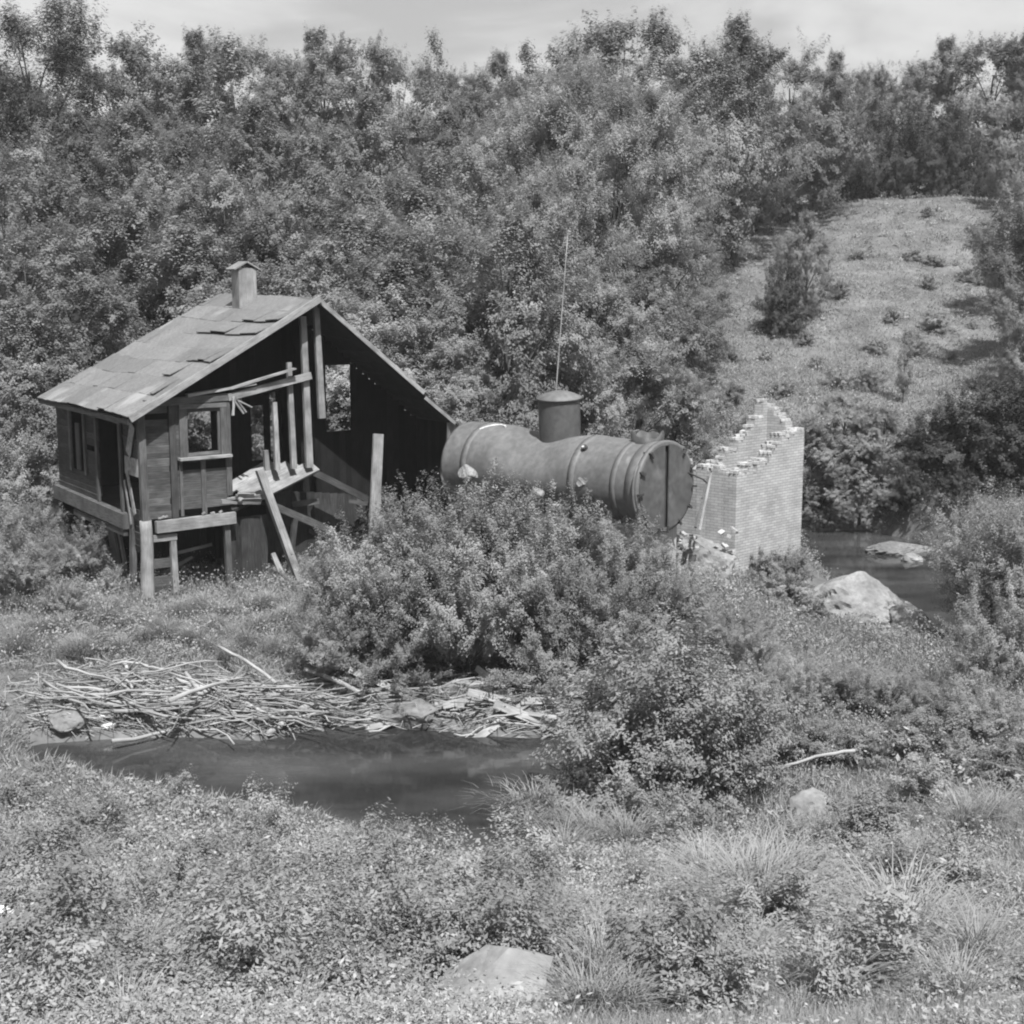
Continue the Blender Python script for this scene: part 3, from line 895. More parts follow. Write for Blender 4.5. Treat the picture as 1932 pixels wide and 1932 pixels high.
# local x: along the lit face (A -> B), local y: back
def brick_wall(name, p0, p1, z0, ztop, th, nrm, seed, parent):
    """masonry slab whose top steps down course by course; p0->p1 outer face"""
    mb = MB(seed); p0 = np.array(p0, float); p1 = np.array(p1, float); L = np.linalg.norm(p1-p0); ax = (p1-p0)/L
    nrm = np.array(nrm, float)
    nb = max(2, int(L/.16)); step = .066
    zs = []
    for i in range(nb):
        f = (i+.5)/nb
        zz = ztop(f)+mb.rng.choice([-2, -1, -1, 0, 0, 0, 1])*step
        zs.append(round(zz/step)*step)
    for i in range(nb):
        a, b = p0+ax*L*i/nb, p0+ax*L*(i+1)/nb
        z1 = zs[i]; v = []
        q = [np.array([a[0], a[1], z0]), np.array([b[0], b[1], z0]), np.array([b[0], b[1], z1]), np.array([a[0], a[1], z1])]
        back = [p-np.array([nrm[0], nrm[1], 0])*th for p in q]
        base = len(mb.v)
        for p in q+back: mb.v.append(p); mb.t.append(1.0)
        U0, U1 = L*i/nb, L*(i+1)/nb
        mb._quad((base, base+1, base+2, base+3), ((U0, z0), (U1, z0), (U1, z1), (U0, z1)))
        mb._quad((base+7, base+6, base+5, base+4), ((U0, z1), (U1, z1), (U1, z0), (U0, z0)))
        mb._quad((base+3, base+2, base+6, base+7), ((U0, z1), (U1, z1), (U1, z1+th), (U0, z1+th)))
        zl = zs[i-1] if i else z0
        if zl < z1 or i == 0:
            k = len(mb.v)
            lo = zl if i else z0
            for p in (q[0]*np.array([1, 1, 0])+[0, 0, lo], q[3], back[3], back[0]*np.array([1, 1, 0])+[0, 0, lo]): mb.v.append(p); mb.t.append(1)
            mb._quad((k, k+1, k+2, k+3), ((0, lo), (0, z1), (th, z1), (th, lo)))
        zr = zs[i+1] if i < nb-1 else z0
        if zr < z1 or i == nb-1:
            k = len(mb.v); lo = zr if i < nb-1 else z0
            for p in (q[1]*np.array([1, 1, 0])+[0, 0, lo], back[1]*np.array([1, 1, 0])+[0, 0, lo], back[2], q[2]): mb.v.append(p); mb.t.append(1)
            mb._quad((k, k+1, k+2, k+3), ((0, lo), (th, lo), (th, z1), (0, z1)))
    o = mb.build(name, M['brick'], parent)
    # loose top course: bricks sitting proud and askew on the steps
    tb = MB(seed+500)
    for i in range(nb):
        m = 0.5*(p0+ax*L*i/nb+p0+ax*L*(i+1)/nb)
        for k in range(max(1, int(round(th/.13)))):
            if tb.rng.uniform() < .9:
                pc = m-nrm*(th*(k+.5)/max(1, int(round(th/.13))))
                d = ax*.5+tb.rng.normal(0, .28)*nrm; d = d/np.linalg.norm(d)
                zc = zs[i]+.034+tb.rng.uniform(0, .01)
                A = np.array([pc[0]-d[0]*.095, pc[1]-d[1]*.095, zc]); B = np.array([pc[0]+d[0]*.095, pc[1]+d[1]*.095, zc+tb.rng.uniform(-.012, .012)])
                tb.board(A, B, .062, .1, jit=.2)
    tb.build('top_course', M['brick_raw'], o)
    return o
LAB = 2.75
fz = lambda pts: (lambda f: float(np.interp(f, [p[0] for p in pts], [p[1]-1.0 for p in pts])))
brick_wall('front_wall', (0, 0), (LAB, 0), -.2, fz([(0, 3.95), (.1, 4.0), (.2, 4.02), (.36, 4.12), (.46, 4.2), (.56, 4.45), (.64, 4.62), (1, 4.74)]), .34, (0, -1), 91, furnace)
brick_wall('rear_wall', (LAB, 1.12), (0.0, 1.12), -.2, fz([(0, 5.3), (.16, 5.36), (.22, 5.1), (.4, 4.75), (.6, 4.35), (.8, 4.15), (1, 4.05)]), .26, (0, 1), 92, furnace)
brick_wall('end_wall', (LAB-.003, .345), (LAB-.003, .855), -.2, fz([(0, 4.8), (.5, 5.05), (1, 5.3)]), .3, (1, 0), 93, furnace)
brick_wall('left_wall', (.003, 2.6), (.003, .345), -.2, fz([(0, 4.12), (.3, 4.12), (.7, 4.05), (1, 3.98)]), .3, (-1, 0), 94, furnace)

# loose bricks: tumbled rubble at the foot
brick_protos = []
rngb = np.random.default_rng(3)
for k in range(3):
    mb = MB(600+k); mb.board(np.array([-.1, 0, 0]), np.array([.1, 0, 0]), .062, .1, jit=.2, w1=.058+.004*k, wob=.006)
    brick_protos.append(mb.mesh('loose_brick'))
def loose_brick(p, k):
    o = link_mesh('loose_brick', brick_protos[k % 3], M['brick_raw'])
    o.location = p; o.rotation_euler = tuple(rngb.uniform(-.5, .5, 2))+(rngb.uniform(0, 3.1),)
    o.scale = (1, 1, 1) if k % 2 else (.8, 1, 1)
    tag(o, 'tumbled pale brick in the rubble beside the furnace', 'brick', 'rubble bricks by the furnace')

# ------------------------------------------------------------------ rocks
def rock_mesh(name, seed, sub=4, rough=.22, cuts=7, dims=(1, 1, 1)):
    import bmesh
    rng = np.random.default_rng(seed)
    bm = bmesh.new(); bmesh.ops.create_icosphere(bm, subdivisions=5 if max(dims) > .9 else sub, radius=1.0)
    V = np.array([v.co[:] for v in bm.verts])
    for _ in range(cuts):
        d = unit(rng.normal(size=3)); lim = rng.uniform(.5, .85)
        k = V @ d; over = k > lim
        V[over] -= np.outer((k[over]-lim)*.92, d)
    n = fbm(V[:, 0]+V[:, 2]*.7+9, V[:, 1]-V[:, 2]*.6+5, .7, seed)-.5
    n2 = fbm(V[:, 0]*1.3-V[:, 2], V[:, 1]+V[:, 2], .22, seed+7)-.5
    n3 = np.abs(fbm(V[:, 0]*.8-V[:, 2]*1.1+3, V[:, 1]+V[:, 2]*.5, .35, seed+19)-.5)
    V = V*(1+n[:, None]*rough*1.6+n2[:, None]*rough*.45-np.clip(.06-n3, 0, 1)[:, None]*rough*4)
    for v, c in zip(bm.verts, V*np.array(dims)): v.co = c
    me = bpy.data.meshes.new(name); bm.to_mesh(me); bm.free()
    return me
def rock(name, label, p, dims, seed, mat='rock', rz=0, sink=.25, cat='rock', cuts=7, rough=.22, group=None, tilt=0):
    me = rock_mesh(name, seed, dims=dims, cuts=cuts, rough=rough)
    o = link_mesh(name, me, M[mat]); o.location = (p[0], p[1], p[2]+dims[2]*(1-2*sink)*.5); o.rotation_euler = (0, tilt, rz)
    tag(o, label, cat, group); return o
p = at_y(1590, 1120, 32.6)
rock('boulder', 'huge pale boulder at the water by the corner of the brick furnace', (7.95, 32.0, 0.15), (1.95, 1.45, 1.35), 11, rz=.35, sink=.2, cuts=16, rough=.34, tilt=.45, cat='boulder')
rock('boulder', 'smooth pale boulder end dipping into the river beside the huge boulder', (8.95, 31.2, 0.1), (.6, .6, .72), 12, rz=.3, sink=.25, cat='boulder', tilt=.5)
rock('flat_rock', 'flat sloping grey rock jutting into the river under dark bushes', at_z(1700, 1040, .0), (1.15, .62, .30), 13, 'rock_dark', rz=.3, sink=.25)
rock('river_stone', 'small pale stone at the tip of the flat river rock', at_z(1722, 1058, .0), (.36, .3, .22), 14, 'rock', sink=.3)
def ridge_rock(name, label, p, rz):
    import bmesh
    bm = bmesh.new()
    for q in ((-.34, -.22, -.3), (.36, -.26, -.3), (.42, .26, -.3), (-.30, .32, -.3), (-.36, -.12, .06), (-.10, -.26, .13), (.30, -.24, .16), (.40, .08, .24),
              (-.12, -.12, .20), (.12, .02, .34), (.33, .05, .27), (.0, .22, .28), (-.28, .18, .12), (.30, .24, .18)):
        bm.verts.new(q)
    bmesh.ops.convex_hull(bm, input=bm.verts)
    bmesh.ops.triangulate(bm, faces=bm.faces)
    bmesh.ops.subdivide_edges(bm, edges=bm.edges, cuts=5, use_grid_fill=True)
    for v in bm.verts:
        c = v.co; a = np.array([c.x*1.0+c.z]); b = np.array([c.y+c.z*.7])
        v.co = c*(1+.10*(fbm(a+5, b+5, .22, 4)[0]-.5)+.05*(fbm(a, b, .06, 8)[0]-.5))
    me = bpy.data.meshes.new(name); bm.to_mesh(me); bm.free()
    o = link_mesh(name, me, M['rock']); o.location = p; o.rotation_euler = (0, 0, rz)
    return tag(o, label, 'rock')
p = on(925, 1912)
ridge_rock('foreground_rock', 'pale angular rock with a sharp ridge in the weeds nearest the viewer', (p[0], p[1]-.05, p[2]+.10), .1)
rock('half_buried_rock', 'low pale rock lying left of the angular foreground rock', on(840, 1850)+np.array([0, 0, -.1]), (.36, .28, .16), 24, 'rock', sink=.35)
rock('sunlit_rock', 'pointed pale rock under the fallen grey pole at right', on(1530, 1530)+np.array([0, 0, -.05]), (.42, .34, .34), 25, 'rock', rz=.7, sink=.3, cuts=10)
rock('white_stone', 'round white stone at the left edge among weeds', on(6, 1780)+np.array([0, 0, .22]), (.11, .1, .085), 26, 'rock_white', sink=.3, cuts=2, rough=.1)
rock('mossy_rock', 'broad grey slab of rock at the back edge of the pond', at_z(765, 1378, 0)+np.array([0, .35, 0]), (.85, .5, .46), 27, 'rock_dark', sink=.3, cuts=9)
rock('bank_rock', 'grey rock at the left end of the driftwood by the pond', on(128, 1362), (.42, .35, .32), 28, 'rock_dark', sink=.3)
rock('bank_rock', 'thin slab of rock roofing a dark hollow above the driftwood', on(775, 1262)+np.array([0, 0, .18]), (.42, .3, .08), 29, 'rock', sink=.3)
for i, (u, v, d) in enumerate(((190, 1352, (.16, .12, .07)), (205, 1372, (.15, .1, .06)), (628, 1360, (.09, .07, .06)))):
    rock('pale_block', ['pale broken block on top of a second one left of the pond', 'flat pale block at the water left of the driftwood', 'little pale stone under the thick bleached log'][i], on(u, v), d, 40+i, 'rock_white' if i < 2 else 'rock', sink=.1, cat='stone')
for i, (u, v, y, s) in enumerate(((884, 888, 30.6, (.24, .22, .2)), (1105, 905, 30.0, (.22, .2, .14)), (1012, 925, 30.4, (.2, .2, .14)))):
    q = at_y(u, v, y)
    rock('support_stone', ['pointed pale support stone under the rear of the boiler', 'rounded pale stone beneath the middle of the boiler', 'grey stone half hidden under the boiler waist'][i], q+np.array([0, 0, -.05]), s, 50+i, 'rock', sink=.5, cat='stone', cuts=8)
# masonry that carries the boiler
mb = MB(95)
saddle = thing('boiler_footing', 'low stone footing hidden in bushes that carries the boiler', 'footing', (BX, BY, 0), BROT)
for x in (-5.2, -2.9, -.7):
    mb = MB(int(96-x)); mb.plate([np.array([x-.45, -.7, BZ-.86]), np.array([x+.45, -.7, BZ-.86]), np.array([x+.45, .7, BZ-.86]), np.array([x-.45, .7, BZ-.86])], 2.4)
    mb.build('pier', M['brick'], saddle)
for k, (u, v) in enumerate(((1275, 1012), (1283, 1022), (1290, 1008), (1298, 1030), (1308, 1015), (1280, 1040), (1312, 1035), (1360, 1005), (1375, 1012), (1385, 1000), (1368, 1030), (1355, 1045), (1380, 1040), (1350, 1060), (1365, 1068), (1340, 1050))):
    loose_brick(at_y(u, v, 30.6 if u < 1320 else 31.15), k)
# slope of rubble and earth that the loose bricks lie on
rub = rock_mesh('rubble_mound', 77, dims=(1.3, .9, 1.15), rough=.25)
o = link_mesh('rubble_mound', rub, M['rock']); o.location = (4.3, 31.3, 1.65); o.rotation_euler = (0, .2, .8)
tag(o, 'mound of pale broken masonry between the boiler plate and the brick furnace', 'rubble')

# ------------------------------------------------------------------ driftwood
stick_meshes = []
for k in range(10):
    mb = MB(700+k); n = 7
    x = np.linspace(-.5, .5, n)
    cur = np.cumsum(mb.rng.normal(0, .018, (n, 2)), 0); cur -= cur.mean(0)
    pts = np.stack([x, cur[:, 0], cur[:, 1]*.7], 1)
    r = np.linspace(.011, .005, n)*mb.rng.uniform(.7, 1.3)
    mb.tube(pts, r, 6, tone=.55+.065*k)
    if k % 2:
        i = 3; b = pts[i]; e = b+np.array([.22, mb.rng.choice([-1, 1])*.12, .06])
        mb.tube([b, (b+e)/2+mb.rng.normal(0, .01, 3), e], [r[i]*.8, r[i]*.6, r[i]*.3], 5)
    stick_meshes.append(mb.mesh('driftwood_stick', True))
def pile_h(x, y):
    return max(ter(x, y), 0.0)
rngd = np.random.default_rng(17)
def stick(p, az, el, L, k, thick=1.0):
    o = link_mesh('driftwood_stick', stick_meshes[k % 10], M['stick'])
    o.location = p; o.rotation_euler = (rngd.uniform(0, 6), -el, az)
    o.scale = (L, L*thick, L*thick)
    return o
cnt = 0
for k in range(275):
    left = k < 180
    if left:
        u = rngd.uniform(0, 1)**.8*560+60; f = (u-60)/560
        v = 1285+70*f*.6+rngd.uniform(-40, 90)*(1.05-.5*f)
        v = min(v, 1392)
    else:
        u = rngd.uniform(620, 1110); v = 1262+rngd.uniform(0, 128)
    g = on(u, v+14)
    if v > 1392: continue
    z = max(ter(g[0], g[1]), 0)+rngd.uniform(.02, .34 if left else .26)
    L = rngd.uniform(.5, 1.0)**2*2.6 if left else rngd.uniform(.4, 1.4)
    az = rngd.normal(-.2 if left else .05, .5 if left else .55)
    o = stick((g[0], g[1], z), az, rngd.normal(0, .1), L, k, rngd.uniform(.8, 1.5)*(1.0 if L > 1 else 1.7))
    if left: tag(o, 'bleached stick tangled in the driftwood heap left of the pond', 'stick', 'sticks of the left driftwood heap')
    else: tag(o, 'weathered stick in the driftwood strewn behind the pond', 'stick', 'sticks of the driftwood behind the pond')
def log(name, label, a, b, r0, r1, za=.1, zb=.1, seed=0, bend=.06, mat='stick'):
    pa, pb = on(*a), on(*b); pa[2] = max(pa[2], 0)+za; pb[2] = max(pb[2], 0)+zb
    mb = MB(800+seed); n = 9; f = np.linspace(0, 1, n)[:, None]
    pts = pa*(1-f)+pb*f+np.array([0, 0, 1])*np.sin(f*math.pi)*bend+mb.rng.normal(0, .012, (n, 3))
    mb.tube(pts, np.linspace(r0, r1, n), 9)
    return tag(mb.build(name, M[mat], None, True), label, 'log')
log('bleached_log', 'thick bleached log slanting down into the pond from the heap', (505, 1392), (612, 1338), .055, .075, .05, .25, 1)
log('bleached_log', 'straight pale pole rising from the top of the driftwood heap', (415, 1262), (520, 1322), .03, .035, .45, .35, 2)
log('bleached_log', 'pale log reaching right from the heap towards the grey slab', (575, 1300), (697, 1332), .04, .05, .4, .15, 3)
log('bleached_log', 'straight pale pole behind the grey slab of rock', (700, 1322), (832, 1281), .03, .035, .15, .15, 4)
log('curved_branch', 'curved bare branch arching over the back of the heap', (258, 1208), (400, 1206), .02, .016, .35, .4, 5, bend=-.25)
log('bleached_log', 'long grey log lying low behind the pond at right', (880, 1310), (1010, 1300), .035, .05, .15, .15, 6)
log('fallen_pole', 'long thin pale pole lying across weeds at right of the pond bush', (1465, 1512), (1608, 1480), .02, .03, .5, .55, 7)
log('fallen_pole', 'grey pole lying at the bottom edge of the picture', (1325, 1918), (1450, 1935), .012, .016, .2, .2, 8)
mb = MB(899)
for k in range(1100):
    if rngd.uniform() < .68:
        u = rngd.uniform(20, 640); f = (u-20)/620; v = 1285+60*f*.6+rngd.uniform(-55, 105)*(1.0-.4*f); az = rngd.normal(-.2, .6)
    else:
        u = rngd.uniform(600, 1120); v = rngd.uniform(1262, 1398); az = rngd.normal(.05, .7)
    if v > 1396: continue
    g = on(u, v+8); z = max(ter(g[0], g[1]), 0)+rngd.uniform(.0, .22); L = rngd.uniform(.15, .7)
    dv = np.array([math.cos(az), math.sin(az), rngd.normal(0, .2)])*L*.5; c = np.array([g[0], g[1], z])
    mb.tube([c-dv, c+rngd.normal(0, .02, 3), c+dv], [.009, .008, .004], 4, tone=rngd.uniform(.6, 1.25), cap=False)
tag(mb.build('driftwood_litter', M['stick']), 'fine broken twigs matted through the driftwood behind the pond', 'twigs', kind='stuff')
for i in range(16):
    u, v = rngd.uniform(690, 1090), rngd.uniform(1285, 1390)
    g = on(u, v); z = max(ter(g[0], g[1]), 0)+rngd.uniform(.05, .2)
    a = rngd.normal(0, .5); dv = np.array([math.cos(a), math.sin(a), rngd.normal(0, .22)])*rngd.uniform(.25, .7)
    mb = MB(850+i); c = np.array([g[0], g[1], z]); mb.board(c-dv, c+dv, rngd.uniform(.06, .16), .03, up=(rngd.normal(0, .3), .3, 1), jit=0)
    tag(mb.build('broken_board', M['stick']), 'pale broken board among the driftwood behind the pond', 'board', 'broken boards behind the pond')
# ------------------------------------------------------------------ thin bare pole behind the boiler
pa, pb = at_y(1049, 740, 35.0), at_y(1071, 445, 35.5)
pa[2] = ter(pa[0], pa[1])-.1
mb = MB(99); f = np.linspace(0, 1, 8)[:, None]
d = at_y(1049, 740, 35.0)-pb; base = pb+d/ d[2]*(pa[2]-pb[2])
mb.tube(base*(1-f)+pb*f, np.linspace(.024, .011, 8), 7)
tag(mb.build('bare_pole', M['light_wood'], None, True), 'tall thin bare pole standing behind the boiler dome', 'pole')

# ------------------------------------------------------------------ foliage
def crown_mesh(name, seed, H, R, n_blob, n_leaf, leaf, kind='round', base=.12, wind=None, dw=0.0, asp=.55, blob=(.18, .36), open_=.42, upk=.42):
    """leaf-sized faces gathered in clumps spread over a crown"""
    rng = np.random.default_rng(seed)
    C, RB = [], []
    for i in range(n_blob):
        hh = rng.uniform(0, 1)
        if kind == 'round': prof = math.sqrt(max(.02, 1-((hh-.42)/.60)**2))
        elif kind == 'ovoid': prof = (math.sin(math.pi*min(1, hh**.8*.93+.07)))**.7
        elif kind == 'spread': prof = .35+.65*math.sin(math.pi*min(1, .25+hh*.7))
        elif kind == 'bush': prof = math.sqrt(max(.04, 1-hh**2*.95))
        elif kind == 'pine': prof = (.55+.45*math.sin(math.pi*min(1, .2+hh)))*(1-.35*hh)
        elif kind == 'stem': prof = .45+.55*math.sin(math.pi*min(1, .15+hh*.75)); hh = .35+.65*hh
        else: prof = 1-hh*.85
        th = rng.uniform(0, 2*math.pi); rr = R*prof*rng.uniform(.12, 1.0)**.42
        lump = .86+.28*vnoise(np.array([th*2.0]), np.array([hh*3.0]), .8, seed)[0]
        rr *= lump
        C.append((rr*math.cos(th), rr*math.sin(th), H*(base+(1-base)*hh*.95)))
        RB.append(rng.uniform(*blob)*R*(1.0 if hh < .75 else .75))
    C, RB = np.array(C), np.array(RB)
    # leaves sit along shoots; shoots leave the limb ends (trees) or the arching stems (bushes)
    stems = kind in ('bush', 'stem')
    S = 9 if stems else 24
    wv = np.zeros(3) if wind is None else np.asarray(wind, float)
    b = np.repeat(np.arange(n_blob), S); ns = len(b)
    bt = rng.uniform(.80, 1.18, n_blob)
    if stems:
        O0 = np.stack([rng.normal(0, .16*R, n_blob), rng.normal(0, .16*R, n_blob), np.zeros(n_blob)], 1)
        f = rng.uniform(.22, 1.0, ns)**.8
        mid = (O0+C)/2+np.stack([-(C[:, 0]-O0[:, 0])*.18, -(C[:, 1]-O0[:, 1])*.18, .16*C[:, 2]], 1)
        o = O0[b]*((1-f)**2)[:, None]+2*mid[b]*(f*(1-f))[:, None]+C[b]*(f**2)[:, None]
        tan = unit(2*(mid[b]-O0[b])*(1-f)[:, None]+2*(C[b]-mid[b])*f[:, None])
        d = unit(tan*.9+np.array([0, 0, .35])+rng.normal(size=(ns, 3))*.45+wv*.25)
        ln = H*rng.uniform(.07, .20, ns)*np.where(rng.uniform(size=ns) < .12, 1.7, 1)
    else:
        ax = np.stack([0*C[:, 0], 0*C[:, 1], C[:, 2]*.72], 1)
        out = unit(C-ax)
        up = upk
        o = C[b]+rng.normal(size=(ns, 3))*RB[b][:, None]*np.array([.32, .32, .24])
        d = unit(out[b]*.7+np.array([0, 0, up])+rng.normal(size=(ns, 3))*(.38 if upk > .8 else .62)+wv*dw)
        ln = RB[b]*rng.uniform(.45, 1.45, ns)*np.where(rng.uniform(size=ns) < .1, 1.5, 1)
    q = rng.choice(ns, n_leaf, p=ln/ln.sum())
    fl = rng.uniform(0, 1, n_leaf)**.85
    P = o[q]+d[q]*(ln[q]*fl)[:, None]; P[:, 2] -= .16*ln[q]*fl**2
    P = P+rng.normal(size=(n_leaf, 3))*(leaf*(1.15-.6*fl))[:, None]
    o_c = C[b[q]]
    cl = unit(P-o_c)
    outw = unit(P-np.array([0, 0, H*.4]))
    N = unit(outw*(.4 if stems else .75)+d[q]*.25+(0 if stems else .5)*cl+np.array([0, 0, .40])+rng.normal(size=(n_leaf, 3))*.27)
    tone = bt[b[q]]*rng.uniform(.85, 1.15, n_leaf)*rng.uniform(.88, 1.12, ns)[q]
    L = leaf*rng.uniform(.65, 1.4, n_leaf)
    kz = H/np.percentile(P[:, 2], 99.6); kr = min(1.0, 1.08*R/np.percentile(np.hypot(P[:, 0], P[:, 1]), 97))
    P = P*np.array([kr, kr, kz]); C = C*np.array([kr, kr, kz])
    V, Qd, T = leaf_quads(P, N, L, L*asp, rng, tone, d[q], .5)
    return np_mesh(name, V, Qd, T), C, RB

def trunk_mesh(name, seed, H, C, r0, lean=0.0, n_limb=14, top=.8):
    mb = MB(seed); n = 8
    f = np.linspace(0, 1, n)
    cx = np.cumsum(mb.rng.normal(0, .012*H*.5, n))*(f > .1); cy = np.cumsum(mb.rng.normal(0, .012*H*.5, n))*(f > .1)
    P = np.stack([cx+lean*f*H*.1, cy, f*H*top-.25], 1)
    mb.tube(P, r0*(1-f*.85), 8)
    idx = mb.rng.permutation(len(C))[:n_limb]
    for i in idx:
        e = C[i]; z0 = max(.12*H, e[2]-.28*H*mb.rng.uniform(.6, 1.2)); z0 = min(z0, H*top*.95)
        k = z0/(H*top); a = np.array([np.interp(k, f, P[:, 0]), np.interp(k, f, P[:, 1]), z0])
        m = (a+e)/2+np.array([0, 0, .03*H])
        rr = r0*(1-k*.85)*.5
        mb.tube([a, m, e], [rr, rr*.65, rr*.2], 5, cap=False)
    return mb.mesh(name, True)

KINDS = {}
def kind(key, name, seed, H, R, nb, nl, leaf, shape, mat, r0, n_limb=14, **kw):
    me, C, RB = crown_mesh('crown', seed, H, R, nb, nl, leaf, shape, **kw)
    me.materials.append(M[mat])
    tm = trunk_mesh('trunk', seed+1, H, C, r0, n_limb=n_limb)
    tm.materials.append(M['bark'])
    KINDS[key] = (name, H, me, tm)
WIND = (0.6, -.1, .8)
kind('far_a', 'broadleaf_tree', 101, 10, 3.9, 50, 76000, .115, 'round', 'leaf_far', .22)
kind('far_b', 'broadleaf_tree', 102, 11, 3.4, 46, 76000, .115, 'ovoid', 'leaf_far', .22, wind=WIND, dw=.35)
kind('far_c', 'broadleaf_tree', 103, 10, 4.3, 54, 76000, .115, 'spread', 'leaf_far', .22, open_=.4)
kind('mid_a', 'broadleaf_tree', 104, 9, 3.6, 54, 70000, .10, 'round', 'leaf', .18, n_limb=22)
kind('mid_b', 'broadleaf_tree', 105, 9, 3.4, 52, 70000, .10, 'ovoid', 'leaf', .18, n_limb=22, open_=.4)
kind('willow', 'willow_tree', 106, 10, 3.7, 58, 90000, .12, 'round', 'willow', .2, n_limb=22, wind=WIND, dw=.55, asp=.32, open_=.45)
kind('slim', 'slender_tree', 107, 9, 1.5, 45, 12000, .13, 'ovoid', 'leaf_far', .12, open_=.5, blob=(.25, .5))
kind('pine', 'pine_tree', 108, 12, 3.6, 115, 95000, .19, 'spread', 'pine', .28, base=.22, wind=(.05, 0, 1), dw=.5, asp=.2, blob=(.20, .32), open_=.12, upk=1.0)
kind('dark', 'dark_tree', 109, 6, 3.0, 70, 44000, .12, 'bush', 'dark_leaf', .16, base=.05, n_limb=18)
kind('bush_a', 'leafy_bush', 110, 3.2, 2.0, 95, 46000, .06, 'bush', 'willow', .05, base=.02, wind=(.2, -.1, 1), dw=.3, asp=.42, n_limb=26)
kind('bush_b', 'leafy_bush', 111, 3.0, 1.7, 85, 42000, .056, 'stem', 'willow', .05, base=.03, wind=(.2, 0, 1), dw=.3, asp=.42, n_limb=26, open_=.35)
kind('bush_c', 'pond_bush', 112, 2.9, 1.65, 85, 34000, .066, 'bush', 'willow', .05, base=.06, asp=.45, n_limb=30, wind=(0, 0, 1), dw=.2)
kind('shrub', 'low_shrub', 113, 1.3, .95, 42, 15000, .05, 'bush', 'willow', .03, base=.02, asp=.5)
kind('shrub_dark', 'low_shrub', 114, 1.3, 1.1, 42, 16000, .05, 'bush', 'leaf', .03, base=.02, asp=.5)
rngt = np.random.default_rng(31)
def plant(key, x, y, H, label, cat, group=None, wid=1.0, rz=None, sink=.05, name=None):
    if key.startswith('bush_') and H > 4.3: key = 'willow' if key == 'bush_a' else 'mid_b'
    nm, h0, me, tm = KINDS[key]
    s = H/h0
    o = thing(name or nm, label, cat, (x, y, ter(x, y)-sink), rngt.uniform(0, 6.28) if rz is None else rz, group)
    o.scale = (s*wid, s*wid, s)
    for n2, m2 in (('trunk', tm), ('crown', me)):
        c = bpy.data.objects.new(n2, m2); COL.objects.link(c); c.parent = o
    return o
def tree_uv(key, u, y, vtop, label, cat, group=None, wid=1.0, **kw):
    x = at_y(u, 500, y)[0]
    ztop = at_y(u, vtop, y)[2]
    return plant(key, x, y, max(.6, ztop-ter(x, y)+.05), label, cat, group, wid, **kw)

# skyline row
SKY = [('far_a', 20, 88, 120), ('far_c', 235, 86, 32), ('far_b', 330, 92, 150), ('far_b', 385, 86, 62), ('far_a', 450, 94, 70), ('far_c', 560, 88, 105),
       ('far_b', 610, 92, 58), ('far_a', 690, 90, 72), ('far_c', 760, 96, 100), ('far_a', 830, 97, 130), ('far_c', 905, 104, 150), ('far_b', 940, 98, 100), ('far_a', 1010, 102, 135), ('far_b', 1100, 95, 90),
       ('far_a', 1175, 80, 30), ('far_c', 1270, 84, 85), ('far_b', 1385, 84, 35), ('far_a', 1340, 92, 90), ('far_c', 1480, 94, 92), ('far_b', 1560, 98, 100), ('far_a', 1640, 106, 125),
       ('far_c', 1700, 110, 120), ('far_b', 1770, 108, 75), ('far_a', 1850, 106, 70), ('far_b', 1920, 104, 62), ('far_c', 1985, 108, 60), ('far_c', -60, 90, 90)]
for i, (k, u, y, vt) in enumerate(SKY):
    tree_uv(k, u, y, vt, 'leafy tree of the wooded ridge, its top against the sky', 'tree', 'trees along the skyline', wid=rngt.uniform(.85, 1.1))
tree_uv('pine', 84, 74, 0, 'tall dark pine with tufted ascending branches at upper left', 'pine tree', wid=1.0)
tree_uv('slim', 818, 92, 60, 'thin spiky treetop standing above the ridge left of the notch', 'tree', wid=.7)
tree_uv('slim', 990, 98, 82, 'thin airy sapling rising in the notch of the skyline', 'tree', wid=.9)
tree_uv('slim', 440, 84, 70, 'spiky thin tree reaching above the ridge left of centre', 'tree', wid=1.2)
# middle of the wooded slope
MID = [('far_c', 20, 66, 240), ('far_b', 150, 68, 215), ('far_b', 265, 66, 200), ('far_a', 385, 68, 225), ('far_b', 500, 66, 190),
       ('far_a', 600, 68, 240), ('far_b', 710, 66, 180), ('far_b', 840, 68, 210), ('far_a', 930, 70, 170), ('far_c', 1000, 76, 150), ('far_b', 1335, 92, 150),
       ('far_a', 1410, 96, 150), ('far_c', 1490, 98, 170), ('far_b', 1560, 99, 160), ('far_a', 1375, 92, 285), ('far_c', 1450, 95, 260), ('far_b', 1530, 97, 260), ('far_b', 1420, 91, 320), ('far_a', 1905, 92, 190), ('far_c', 1980, 86, 200), ('far_a', -40, 62, 260)]
for k, u, y, vt in MID:
    tree_uv(k, u, y, vt, 'leafy tree on the wooded slope below the skyline row', 'tree', 'trees on the middle of the slope', wid=rngt.uniform(.75, .95))
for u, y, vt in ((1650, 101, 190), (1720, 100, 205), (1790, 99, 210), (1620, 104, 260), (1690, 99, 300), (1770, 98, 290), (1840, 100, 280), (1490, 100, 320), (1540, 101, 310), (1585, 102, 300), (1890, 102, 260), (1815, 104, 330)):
    tree_uv('dark', u, y, vt, 'dark tree with painted-in shade at the upper edge of the meadow', 'tree', 'dark trees above the meadow', wid=.8)  # shade of this tree belt is put into the dark leaf colour
